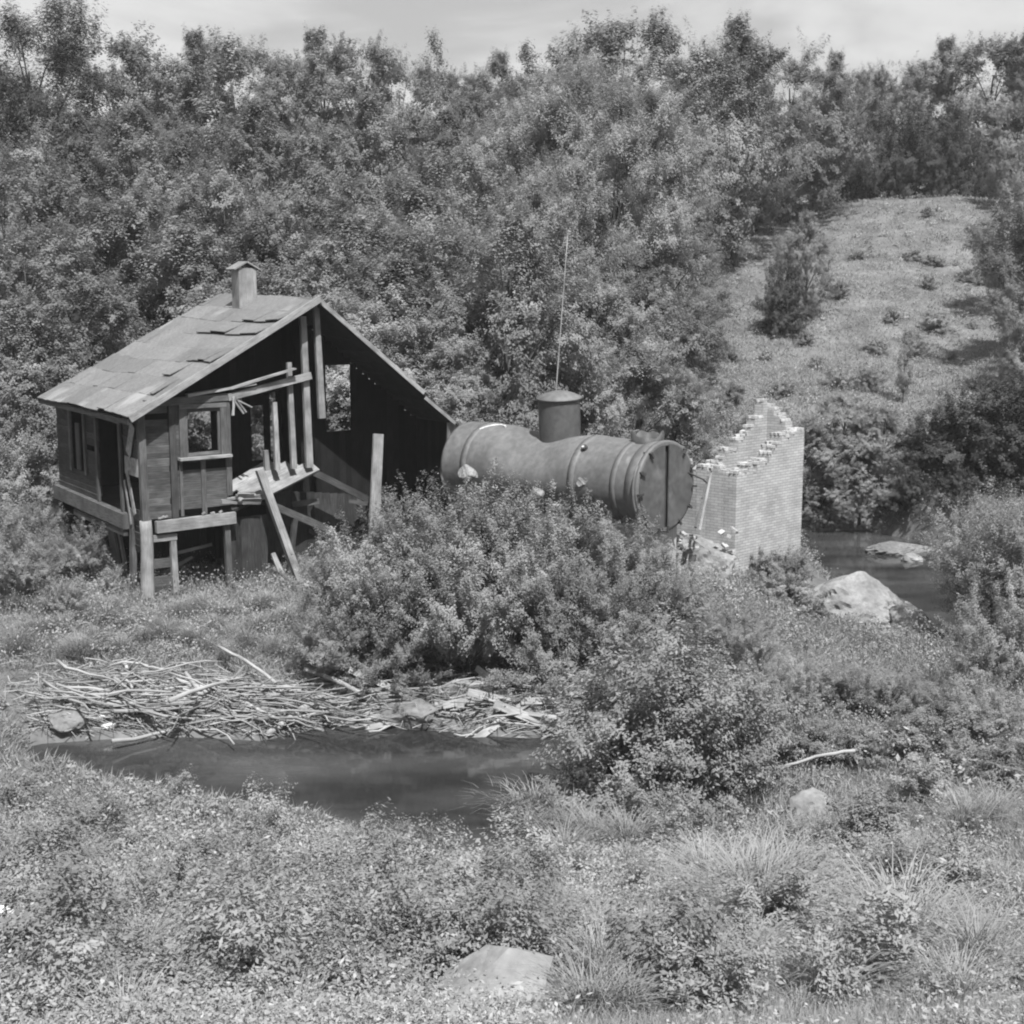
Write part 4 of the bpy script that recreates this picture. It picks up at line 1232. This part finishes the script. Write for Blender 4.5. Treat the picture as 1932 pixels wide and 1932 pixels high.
# willows in the centre
WIL = [(1110, 60, 130), (1030, 58, 170), (1210, 62, 150), (1160, 56, 240), (940, 56, 230), (1050, 52, 300), (1245, 64, 230), (1080, 66, 110), (980, 60, 200), (1000, 50, 340)]
for u, y, vt in WIL:
    tree_uv('willow', u, y, vt, 'pale wind-blown willow in the centre of the wood', 'tree', 'windblown willows', wid=.72)
# nearer row behind the house
NEAR = [('mid_a', 20, 50, 320), ('mid_b', 110, 52, 330), ('mid_a', 60, 44, 430), ('mid_b', 190, 48, 380), ('mid_a', 270, 50, 360), ('mid_b', 340, 47, 420), ('mid_a', 420, 52, 330), ('mid_b', 500, 48, 400),
        ('mid_a', 580, 50, 370), ('mid_b', 655, 46, 400), ('mid_a', 720, 50, 330), ('mid_b', 790, 48, 350), ('mid_a', 860, 52, 290), ('mid_a', 150, 42, 520), ('mid_b', 20, 40, 560), ('mid_a', 600, 44, 500)]
for k, u, y, vt in NEAR:
    tree_uv(k, u, y, vt, 'bushy tree crowding close behind the ruined house', 'tree', 'trees behind the house', wid=rngt.uniform(.9, 1.1))
LOW = [('bush_a', 690, 41, 560), ('bush_b', 760, 42, 480), ('bush_a', 830, 44, 420), ('bush_b', 700, 39.5, 640), ('bush_a', 800, 40, 600), ('bush_b', 1060, 46, 520),
       ('bush_a', 1140, 46, 540), ('bush_b', 1220, 49, 520), ('bush_a', 1110, 40, 640), ('bush_b', 1200, 41, 650), ('bush_a', 1280, 42, 690), ('bush_b', 1370, 45, 735),
       ('bush_a', 870, 39, 700), ('bush_b', 1035, 40, 690), ('bush_a', 900, 47, 430), ('bush_b', 1000, 49, 440), ('bush_a', 1250, 56, 440)]
for k, u, y, vt in LOW:
    tree_uv(k, u, y, vt, 'pale leafy bush in the thicket behind the boiler', 'bush', 'bushes behind the boiler', wid=rngt.uniform(.9, 1.3))
tree_uv('mid_b', 962, 39.6, 400, 'round-headed small tree on a dark trunk behind the boiler', 'tree', wid=.8)
for k, u, y, vt in (('mid_a', -120, 46, 400), ('mid_b', -230, 50, 360), ('far_a', -180, 66, 240), ('far_c', -260, 84, 120), ('mid_b', -330, 44, 420), ('far_b', -380, 66, 230)):
    tree_uv(k, u, y, vt, 'leafy tree of the wood beyond the left edge of the view', 'tree', 'trees past the left edge', wid=1.0)
# meadow bushes
tree_uv('dark', 1478, 70, 480, 'dark-leaved bush built as the shaded left side of the meadow bush', 'bush', wid=.72)  # shaded side of the pale bush, made with dark leaf colour
tree_uv('bush_b', 1520, 73, 400, 'tall pale bush beside the dark meadow bush', 'bush', wid=.8)
for u, y, vt in ((1720, 84, 470), (1760, 83, 480)):
    tree_uv('shrub_dark', u, y, vt, 'low dark shrub in the middle of the meadow', 'shrub', 'meadow shrubs', wid=1.6)
for i in range(46):
    u, y = rngt.uniform(1330, 1900), rngt.uniform(52, 92)
    x = at_y(u, 500, y)[0]
    plant('shrub_dark' if i % 3 == 0 else 'shrub', x, y, rngt.uniform(.4, 1.1), 'little scrub plant dotting the grassy hillside', 'shrub', 'scrub on the hillside', wid=rngt.uniform(.9, 1.6))
tree_uv('slim', 1715, 57, 620, 'thin dark sapling standing alone on the lower meadow', 'sapling', wid=.7)
# right-hand edge
RGT = [('mid_a', 1935, 72, 330), ('mid_b', 1985, 62, 300), ('mid_b', 1975, 58, 480), ('mid_a', 2010, 52, 540), ('mid_b', 1945, 66, 450)]
for k, u, y, vt in RGT:
    tree_uv(k, u, y, vt, 'leafy tree along the right edge of the meadow', 'tree', 'trees at the right edge', wid=.9)
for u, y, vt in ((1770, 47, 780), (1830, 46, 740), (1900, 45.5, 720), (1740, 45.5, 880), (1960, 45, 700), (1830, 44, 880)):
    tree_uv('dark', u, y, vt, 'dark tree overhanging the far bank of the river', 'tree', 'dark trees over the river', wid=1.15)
for k, u, y, vt in (('mid_b', 1535, 46.9, 790), ('mid_a', 1600, 47.6, 745), ('mid_b', 1680, 47.2, 770), ('mid_a', 1640, 46.9, 850), ('mid_b', 1570, 46.7, 880), ('mid_a', 1715, 46.2, 900), ('mid_b', 1500, 46.9, 860)):
    tree_uv(k, u, y, vt, 'medium dark bush on the far river bank behind the brick furnace', 'bush', 'bushes on the far river bank', wid=1.35)
for u, y, vt in ((1890, 30, 940), (1980, 29, 920), (1905, 31, 1030), (1880, 28.4, 1190), (1930, 26, 1090), (1885, 25.5, 1190)):
    tree_uv('bush_b', u, y, vt, 'leafy willow bush on the near river bank at right', 'bush', 'willow bushes by the river', wid=.85)
# big bushes before the boiler
BIG = [('bush_a', 600, 27.5, 1035), ('bush_b', 680, 27.2, 985), ('bush_a', 760, 27.5, 930), ('bush_b', 850, 28.0, 905), ('bush_a', 930, 27.8, 905), ('bush_b', 1010, 27.8, 935), ('bush_a', 1090, 28, 945), ('bush_b', 1170, 28, 970),
       ('bush_a', 1240, 28.3, 1015), ('bush_b', 1310, 28.5, 1060), ('bush_a', 720, 26.2, 1060), ('bush_b', 880, 26.2, 1010), ('bush_a', 1020, 26.2, 1030), ('bush_b', 1150, 26.4, 1060), ('bush_b', 600, 26.0, 1130)]
for k, u, y, vt in BIG:
    tree_uv(k, u, y, vt, 'tall willow bush massed in front of the boiler', 'bush', 'willow thicket before the boiler', wid=rngt.uniform(.75, .95))
tree_uv('bush_c', 1285, 21.0, 1150, 'large rounded bush leaning over the right end of the pond', 'bush', wid=1.05)
tree_uv('bush_c', 1195, 21.0, 1235, 'smaller bush tucked under the left of the large rounded pond bush', 'bush', wid=1.0)
tree_uv('bush_c', 1400, 21.6, 1230, 'bush leaning out to the right of the large rounded pond bush', 'bush', wid=1.0)
for k, u, y, vt in (('bush_b', 1400, 27, 1130), ('bush_a', 1440, 25.5, 1180), ('bush_b', 1530, 24.5, 1230), ('bush_a', 1620, 24.5, 1245), ('bush_b', 1500, 24, 1270), ('bush_a', 1580, 22.8, 1350), ('bush_b', 1720, 24, 1250), ('bush_a', 1810, 23, 1290), ('bush_b', 1900, 22.5, 1280), ('bush_a', 1690, 21.5, 1420), ('bush_b', 1500, 22, 1410)):
    tree_uv(k, u, y, vt, 'soft grey-green bush in the overgrowth right of the pond', 'bush', 'bushes right of the pond', wid=rngt.uniform(1.0, 1.3))
tree_uv('shrub_dark', 1700, 17.2, 1490, 'dark small-leaved shrub standing alone low at the right', 'shrub', wid=1.15)
for k in range(20):
    u, v = rngt.uniform(1440, 1940), rngt.uniform(1330, 1540); v = min(v, 1440) if u < 1650 else v; g = on(u, v)
    plant('shrub' if k % 3 else 'shrub_dark', g[0], g[1], rngt.uniform(.45, .9), 'soft low shrub in the overgrown flat right of the pond', 'shrub', 'low shrubs right of the pond', wid=rngt.uniform(.9, 1.5))
for u, v, H_ in ((1485, 1100, .9), (1500, 1135, .7), (1450, 1095, .8), (1460, 1130, .7), (1530, 1165, .6)):
    g = on(u, v); plant('shrub', g[0], g[1], H_, 'small weed bush at the foot of the brick furnace', 'shrub', 'weed bushes at the furnace foot', wid=1.1)
# left of the house
for k, u, y, vt in (('bush_a', 10, 38, 800), ('bush_b', 60, 39, 815), ('bush_a', 50, 33, 945), ('bush_b', 120, 32, 985), ('bush_a', 185, 30.2, 1065), ('bush_b', 10, 30, 1010), ('bush_a', -40, 31, 930), ('bush_b', 90, 29, 1085)):
    tree_uv(k, u, y, vt, 'pale bush climbing the bank left of the house', 'bush', 'bushes left of the house', wid=rngt.uniform(.9, 1.15))

# ------------------------------------------------------------------ ground cover (uncountable leaves and blades)
def pond_d(x, y): return float(sdist(POND, np.array([x]), np.array([y]))[0])
BARE = []          # spots the weeds leave free: (x, y, radius)
for (u, v, rad) in ((925, 1920, .44), (930, 1965, .36), (1530, 1535, .38), (6, 1782, .22), (1650, 1165, 1.6), (1560, 1110, 1.5)):
    q = on(u, v); BARE.append((q[0], q[1], rad))
def clear(x, y, rng, pad=0.0):
    k = np.ones(len(x), bool)
    for bx, by, br in BARE:
        k &= (np.hypot(x-bx, y-by) > br+pad) | (rng.uniform(size=len(x)) < .04)
    return k
def ground_cover():
    rng = np.random.default_rng(77)
    Vs, Ts = [], []
    # broad leaves on the near bank
    def scatter(n, y0, y1, spread=.40):
        # density falls off with distance
        q = rng.uniform(0, 1, n)
        y = 1/(1/y0+(1/y1-1/y0)*q)
        x = rng.uniform(-spread, spread, n)*y+rng.uniform(-2.2, 2.2, n)
        return x, y
    def keep_land(x, y, m=.12):
        z = terrain(x, y)
        return z > m
    # plants: each a little dome of leaves, crowded where the noise is high
    def domes(n, y0, y1, L0, ph0, leaves_n, lo=.30, hi=.56, cond=None, bias=True, spr=.40):
        x, y = scatter(n, y0, y1, spr)
        k = keep_land(x, y) & clear(x, y, rng); x, y = x[k], y[k]
        if cond is not None:
            k = cond(x, y); x, y = x[k], y[k]
        leafy = .55*fbm(x, y, 2.6, 21)+.45*fbm(x, y, .55, 61)
        if bias: leafy = leafy+np.where(x < .02*y, .16, -.13)+np.where(y < 8.6, -.12, 0)
        k = leafy > rng.uniform(lo, hi, len(x)); x, y = x[k], y[k]
        m = len(x)
        ph = (.14+.62*fbm(x, y, 1.2, 29)**1.3)*rng.uniform(.6, 1.3, m)*ph0
        ph = ph*np.where(y < 25, np.clip(.3+.5*sdist(POND, x, y), .3, 1), 1)
        pr = ph*rng.uniform(.4, .7, m)+.05
        pt = rng.uniform(.70, 1.25, m)*(.82+.36*fbm(x, y, 2.2, 90))
        pL = L0(y)*np.where(rng.uniform(size=m) < .25, 1.25, .85)*rng.uniform(.75, 1.25, m)
        nl = rng.integers(leaves_n, int(leaves_n*1.8), m)
        own = np.repeat(np.arange(m), nl); q = len(own)
        d = unit(rng.normal(size=(q, 3))); d[:, 2] = np.abs(d[:, 2])
        rad = rng.uniform(.5, 1.1, q)
        P = np.stack([x[own]+d[:, 0]*pr[own]*rad, y[own]+d[:, 1]*pr[own]*rad, np.zeros(q)], 1)
        P[:, 2] = terrain(P[:, 0], P[:, 1])+ph[own]*(.10+.9*d[:, 2]*rad)
        N = unit(d*.8+np.array([0, -.05, .5])+rng.normal(size=P.shape)*.5)
        L = pL[own]*rng.uniform(.55, 1.3, q)
        V, _, T = leaf_quads(P, N, L, L*rng.uniform(.36, .6, q), rng, pt[own]*rng.uniform(.75, 1.25, q))
        return V, T
    near = domes(23000, 5.0, 25, lambda y: .012+.0026*y, 1.0, 24)
    pilef = lambda x, y: ~((y > 24.2) & (y < 26.9) & (x < 1.6))
    mid = domes(11000, 23, 50, lambda y: .018+.0012*y, 1.25, 34, cond=pilef, bias=False, lo=.2, hi=.6)
    hill = domes(10000, 48, 112, lambda y: .02+.0012*y, 1.1, 24, bias=False, lo=.34, hi=.7, spr=.42)
    V1 = np.concatenate([near[0], mid[0], hill[0]]); T1 = np.concatenate([near[1], mid[1], hill[1]])
    # grass blades: everywhere, longer where the noise says so
    def blades(n, y0, y1, L0, W0, cond=None, lean=.45, spread=.40, kspread=None):
        x, y = scatter(n, y0, y1, spread)
        if kspread is not None:
            k = kspread(x, y); x, y = x[k], y[k]
        k = keep_land(x, y, .08) & clear(x, y, rng); x, y = x[k], y[k]
        pile = (y > 24.2) & (y < 26.7) & (x < 1.6) & (rng.uniform(size=len(x)) < .8)
        x, y = x[~pile], y[~pile]
        if cond is not None:
            k = cond(x, y); x, y = x[k], y[k]
        m = len(x); sc = .6+.8*fbm(x, y, 1.3, 44)
        L = L0(y)*sc*rng.uniform(.6, 1.3, m); W = W0(y)*rng.uniform(.7, 1.3, m)
        D = unit(np.stack([rng.normal(0.05, lean, m), rng.normal(-.05, lean, m), np.ones(m)], 1))
        B = unit(np.cross(D, unit(rng.normal(size=(m, 3)))))
        P = np.stack([x, y, terrain(x, y)-.02], 1)
        tip = P+D*L[:, None]; tip[:, 2] -= L*.12
        mid = P+D*(L*.55)[:, None]
        V = np.stack([P, mid+B*W[:, None]*.5, tip, mid-B*W[:, None]*.5], 1).reshape(-1, 3)
        T = np.repeat(rng.uniform(.75, 1.25, m)*(.8+.4*fbm(x, y, 4.0, 13)), 4)
        return V, T
    G = []
    G.append(blades(520000, 5.0, 25, lambda y: .17+.006*y, lambda y: .002+.0006*y, lean=.75))
    G.append(blades(260000, 23, 50, lambda y: .30+0*y, lambda y: .003+.0005*y, lean=.7))
    G.append(blades(240000, 46, 112, lambda y: .20+0*y, lambda y: .004+.0005*y, lean=.7, spread=.42))
    return (V1, T1), (np.concatenate([g[0] for g in G]), np.concatenate([g[1] for g in G]))
(lv, lt), (gv, gt) = ground_cover()
o = link_mesh('weed_cover', np_mesh('weed_cover', lv, np.arange(len(lv)).reshape(-1, 4), lt), M['weed'])
tag(o, 'low broad-leaved weeds matted over the near bank', 'weeds', kind='stuff')
o = link_mesh('grass_cover', np_mesh('grass_cover', gv, np.arange(len(gv)).reshape(-1, 4), gt), M['grass'])
tag(o, 'rough grass over banks, flat and hillside', 'grass', kind='stuff')

# individual weeds and tufts
def tuft_mesh(seed, n, Hh, spread, wid):
    rng = np.random.default_rng(seed); V, T = [], []
    segs = 5
    Q = []
    for i in range(n):
        a = rng.uniform(0, 6.28); Ln = Hh*rng.uniform(.6, 1.2); out = spread*rng.uniform(.2, 1.1)
        b = np.array([rng.normal(0, .05), rng.normal(0, .05), 0]); dr = np.array([math.cos(a), math.sin(a), 0]); sd = np.array([-dr[1], dr[0], 0])
        tn = rng.uniform(.8, 1.25); k0 = len(V)
        for j in range(segs+1):
            f = j/segs
            p = b+dr*out*f**1.6+np.array([0, 0, Ln*(f-.42*f**3)])
            w = wid*(1-f**2)*.5+.0006
            V += [p-sd*w, p+sd*w]; T += [tn, tn]
        for j in range(segs): Q.append((k0+2*j, k0+2*j+1, k0+2*j+3, k0+2*j+2))
    return np_mesh('grass_tuft', np.array(V), np.array(Q), np.array(T))
tufts = [tuft_mesh(900+i, 260, .62+.1*i, .6, .008) for i in range(3)]
for me in tufts: me.materials.append(M['grass'])
def weed_mesh(seed, Hh, n_stem, leafL, asp=.5):
    rng = np.random.default_rng(seed); P, N, D = [], [], []; SV = []
    for s in range(n_stem):
        a = rng.uniform(0, 6.28); ln = rng.uniform(.08, .35); hh = Hh*rng.uniform(.6, 1.1)
        b = np.array([0, 0, -.03]); e = np.array([math.cos(a)*ln, math.sin(a)*ln, hh]); w = np.array([-math.sin(a), math.cos(a), 0])*.003
        SV += [b-w, b+w, e+w*.4, e-w*.4]
        for j in range(int(hh/.03)):
            f = j*.03/hh
            if f < .15: continue
            c = np.array([math.cos(a)*ln*f, math.sin(a)*ln*f, hh*f])
            th = j*2.4+s; d = np.array([math.cos(th), math.sin(th), .15])
            L = leafL*(1.15-.6*f)
            P.append(c+d*L*.48); N.append(unit(np.array([-.2*d[0], -.2*d[1], 1.0])+rng.normal(0, .3, 3))); D.append(d)
    P, N, D = map(np.array, (P, N, D)); n = len(P)
    L = leafL*rng.uniform(.7, 1.2, n)
    T = unit(D-N*np.sum(D*N, 1, keepdims=True)); B = np.cross(N, T)
    V = np.stack([P-T*L[:, None]*.5, P+B*(L*asp)[:, None]*.5, P+T*L[:, None]*.5, P-B*(L*asp)[:, None]*.5], 1).reshape(-1, 3)
    V = np.concatenate([V, np.array(SV)])
    return np_mesh('leafy_weed', V, np.arange(len(V)).reshape(-1, 4), np.concatenate([np.repeat(rng.uniform(.75, 1.25, n), 4), np.full(len(SV), .8)]))
weeds = [crown_mesh('leafy_weed', 950+i, hh, rr, nb, nl, lf, 'stem' if i % 2 else 'bush', base=.05, asp=a)[0] for i, (hh, rr, nb, nl, lf, a) in enumerate(((.6, .5, 26, 2600, .040, .55), (.8, .42, 22, 2400, .042, .45), (.5, .55, 30, 3000, .034, .6), (.95, .5, 24, 2600, .046, .42)))]
for me in weeds: me.materials.append(M['weed'])
rngw = np.random.default_rng(8)
def put(me, name, x, y, s, label, cat, group):
    o = bpy.data.objects.new(name, me); COL.objects.link(o)
    o.location = (x, y, ter(x, y)-.02); o.scale = (s, s, s*rngw.uniform(.85, 1.15)); o.rotation_euler = (0, 0, rngw.uniform(0, 6.28))
    return tag(o, label, cat, group)
for u, v, s in ((960, 1560, 1.15), (1010, 1575, 1.2), (1065, 1590, 1.1), (930, 1600, .9), (1120, 1600, 1.0), (1180, 1610, 1.0), (1060, 1640, .9), (1000, 1620, 1.0)):
    g = on(u, v+10); put(tufts[int(u) % 3], 'grass_tuft', g[0], g[1], s*1.45, 'pale soft grass tuft drooping over the near edge of the pond', 'grass tuft', 'grass tufts at the pond edge')
for u, v, s_ in ((1395, 1735, 1.7), (1470, 1715, 1.6), (1430, 1790, 1.4), (1690, 1830, 1.6), (1755, 1800, 1.4), (1330, 1690, 1.3), (1820, 1600, 1.3), (1870, 1580, 1.3), (1640, 1860, .9), (1560, 1880, 1.0), (640, 1900, .8), (1130, 1880, .8), (1840, 1860, 1.0)):
    g = on(u, v); put(tufts[int(u) % 3], 'grass_tuft', g[0], g[1], s_, 'big drooping tussock of pale grass low at the right of the near bank' if u > 1300 else 'arching tuft of pale grass among the weeds of the near bank', 'grass tuft', 'big tussocks at right' if u > 1300 else 'grass tufts on the near bank')
for k in range(95):
    y = 1/(1/6.8+(1/18.5-1/6.8)*rngw.uniform()); x = rngw.uniform(-.38, .38)*y
    if x/y < .0 and rngw.uniform() < .65: continue
    if ter(x, y) < .15 or not clear(np.array([x]), np.array([y]), rngw, .4)[0]: continue
    put(tufts[k % 3], 'grass_tuft', x, y, rngw.uniform(.55, 1.0), 'arching tuft of pale grass among the weeds of the near bank', 'grass tuft', 'grass tufts on the near bank')
for k in range(280):
    y = 1/(1/7.0+(1/20.5-1/7.0)*rngw.uniform()); x = rngw.uniform(-.38, .38)*y
    if x > .05*y and rngw.uniform() < .72: continue
    if ter(x, y) < .12 or not clear(np.array([x]), np.array([y]), rngw, .3)[0]: continue
    put(weeds[k % 4], 'leafy_weed', x, y, rngw.uniform(.55, 1.15)*min(1, .35+.5*max(0., pond_d(x, y))), 'upright leafy weed growing on the near bank', 'weed', 'leafy weeds on the near bank')
for k in range(60):
    u = rngw.uniform(0, 560); v = rngw.uniform(1150, 1255)
    g = on(u, v)
    put(tufts[k % 3], 'grass_tuft', g[0], g[1], rngw.uniform(.7, 1.1), 'tall pale grass tuft between the house and the driftwood', 'grass tuft', 'tall grass before the house')

# ------------------------------------------------------------------ summer haze over the valley
hz = bpy.data.meshes.new('haze')
x0, x1, y0, y1, z0, z1 = -80, 80, -8, 140, -2, 45
hz.from_pydata([(x0, y0, z0), (x1, y0, z0), (x1, y1, z0), (x0, y1, z0), (x0, y0, z1), (x1, y0, z1), (x1, y1, z1), (x0, y1, z1)], [],
               [(0, 3, 2, 1), (4, 5, 6, 7), (0, 1, 5, 4), (1, 2, 6, 5), (2, 3, 7, 6), (3, 0, 4, 7)])
hm, hn, hl = new_mat('haze_air')
ho = hn.new('ShaderNodeOutputMaterial'); hv = hn.new('ShaderNodeVolumePrincipled')
hv.inputs['Color'].default_value = (.9, .9, .9, 1); hv.inputs['Density'].default_value = 0.0004
hl.new(hv.outputs[0], ho.inputs['Volume'])
SC.cycles.volume_bounces = 0
tag(link_mesh('haze', hz, hm), kind='stuff')

# ------------------------------------------------------------------ labels of repeats that can be told apart by their order
ORD = ['first', 'second', 'third', 'fourth', 'fifth', 'sixth', 'seventh', 'eighth', 'ninth', 'tenth', 'eleventh', 'twelfth', 'thirteenth', 'fourteenth', 'fifteenth', 'sixteenth',
       'seventeenth', 'eighteenth', 'nineteenth', 'twentieth', 'twenty-first', 'twenty-second', 'twenty-third', 'twenty-fourth', 'twenty-fifth', 'twenty-sixth', 'twenty-seventh', 'twenty-eighth', 'twenty-ninth', 'thirtieth']
grp = {}
for o in SC.objects:
    if o.parent is None and o.get('group') and o.get('category') in ('tree', 'bush', 'shrub', 'brick') and o.location.y > 1:
        grp.setdefault(o['group'], []).append(o)
for g, os_ in grp.items():
    if len(os_) > 30: continue
    os_.sort(key=lambda o: o.location.x/o.location.y)
    for i, o in enumerate(os_):
        o['label'] = o['label']+', '+ORD[i]+' from the left'
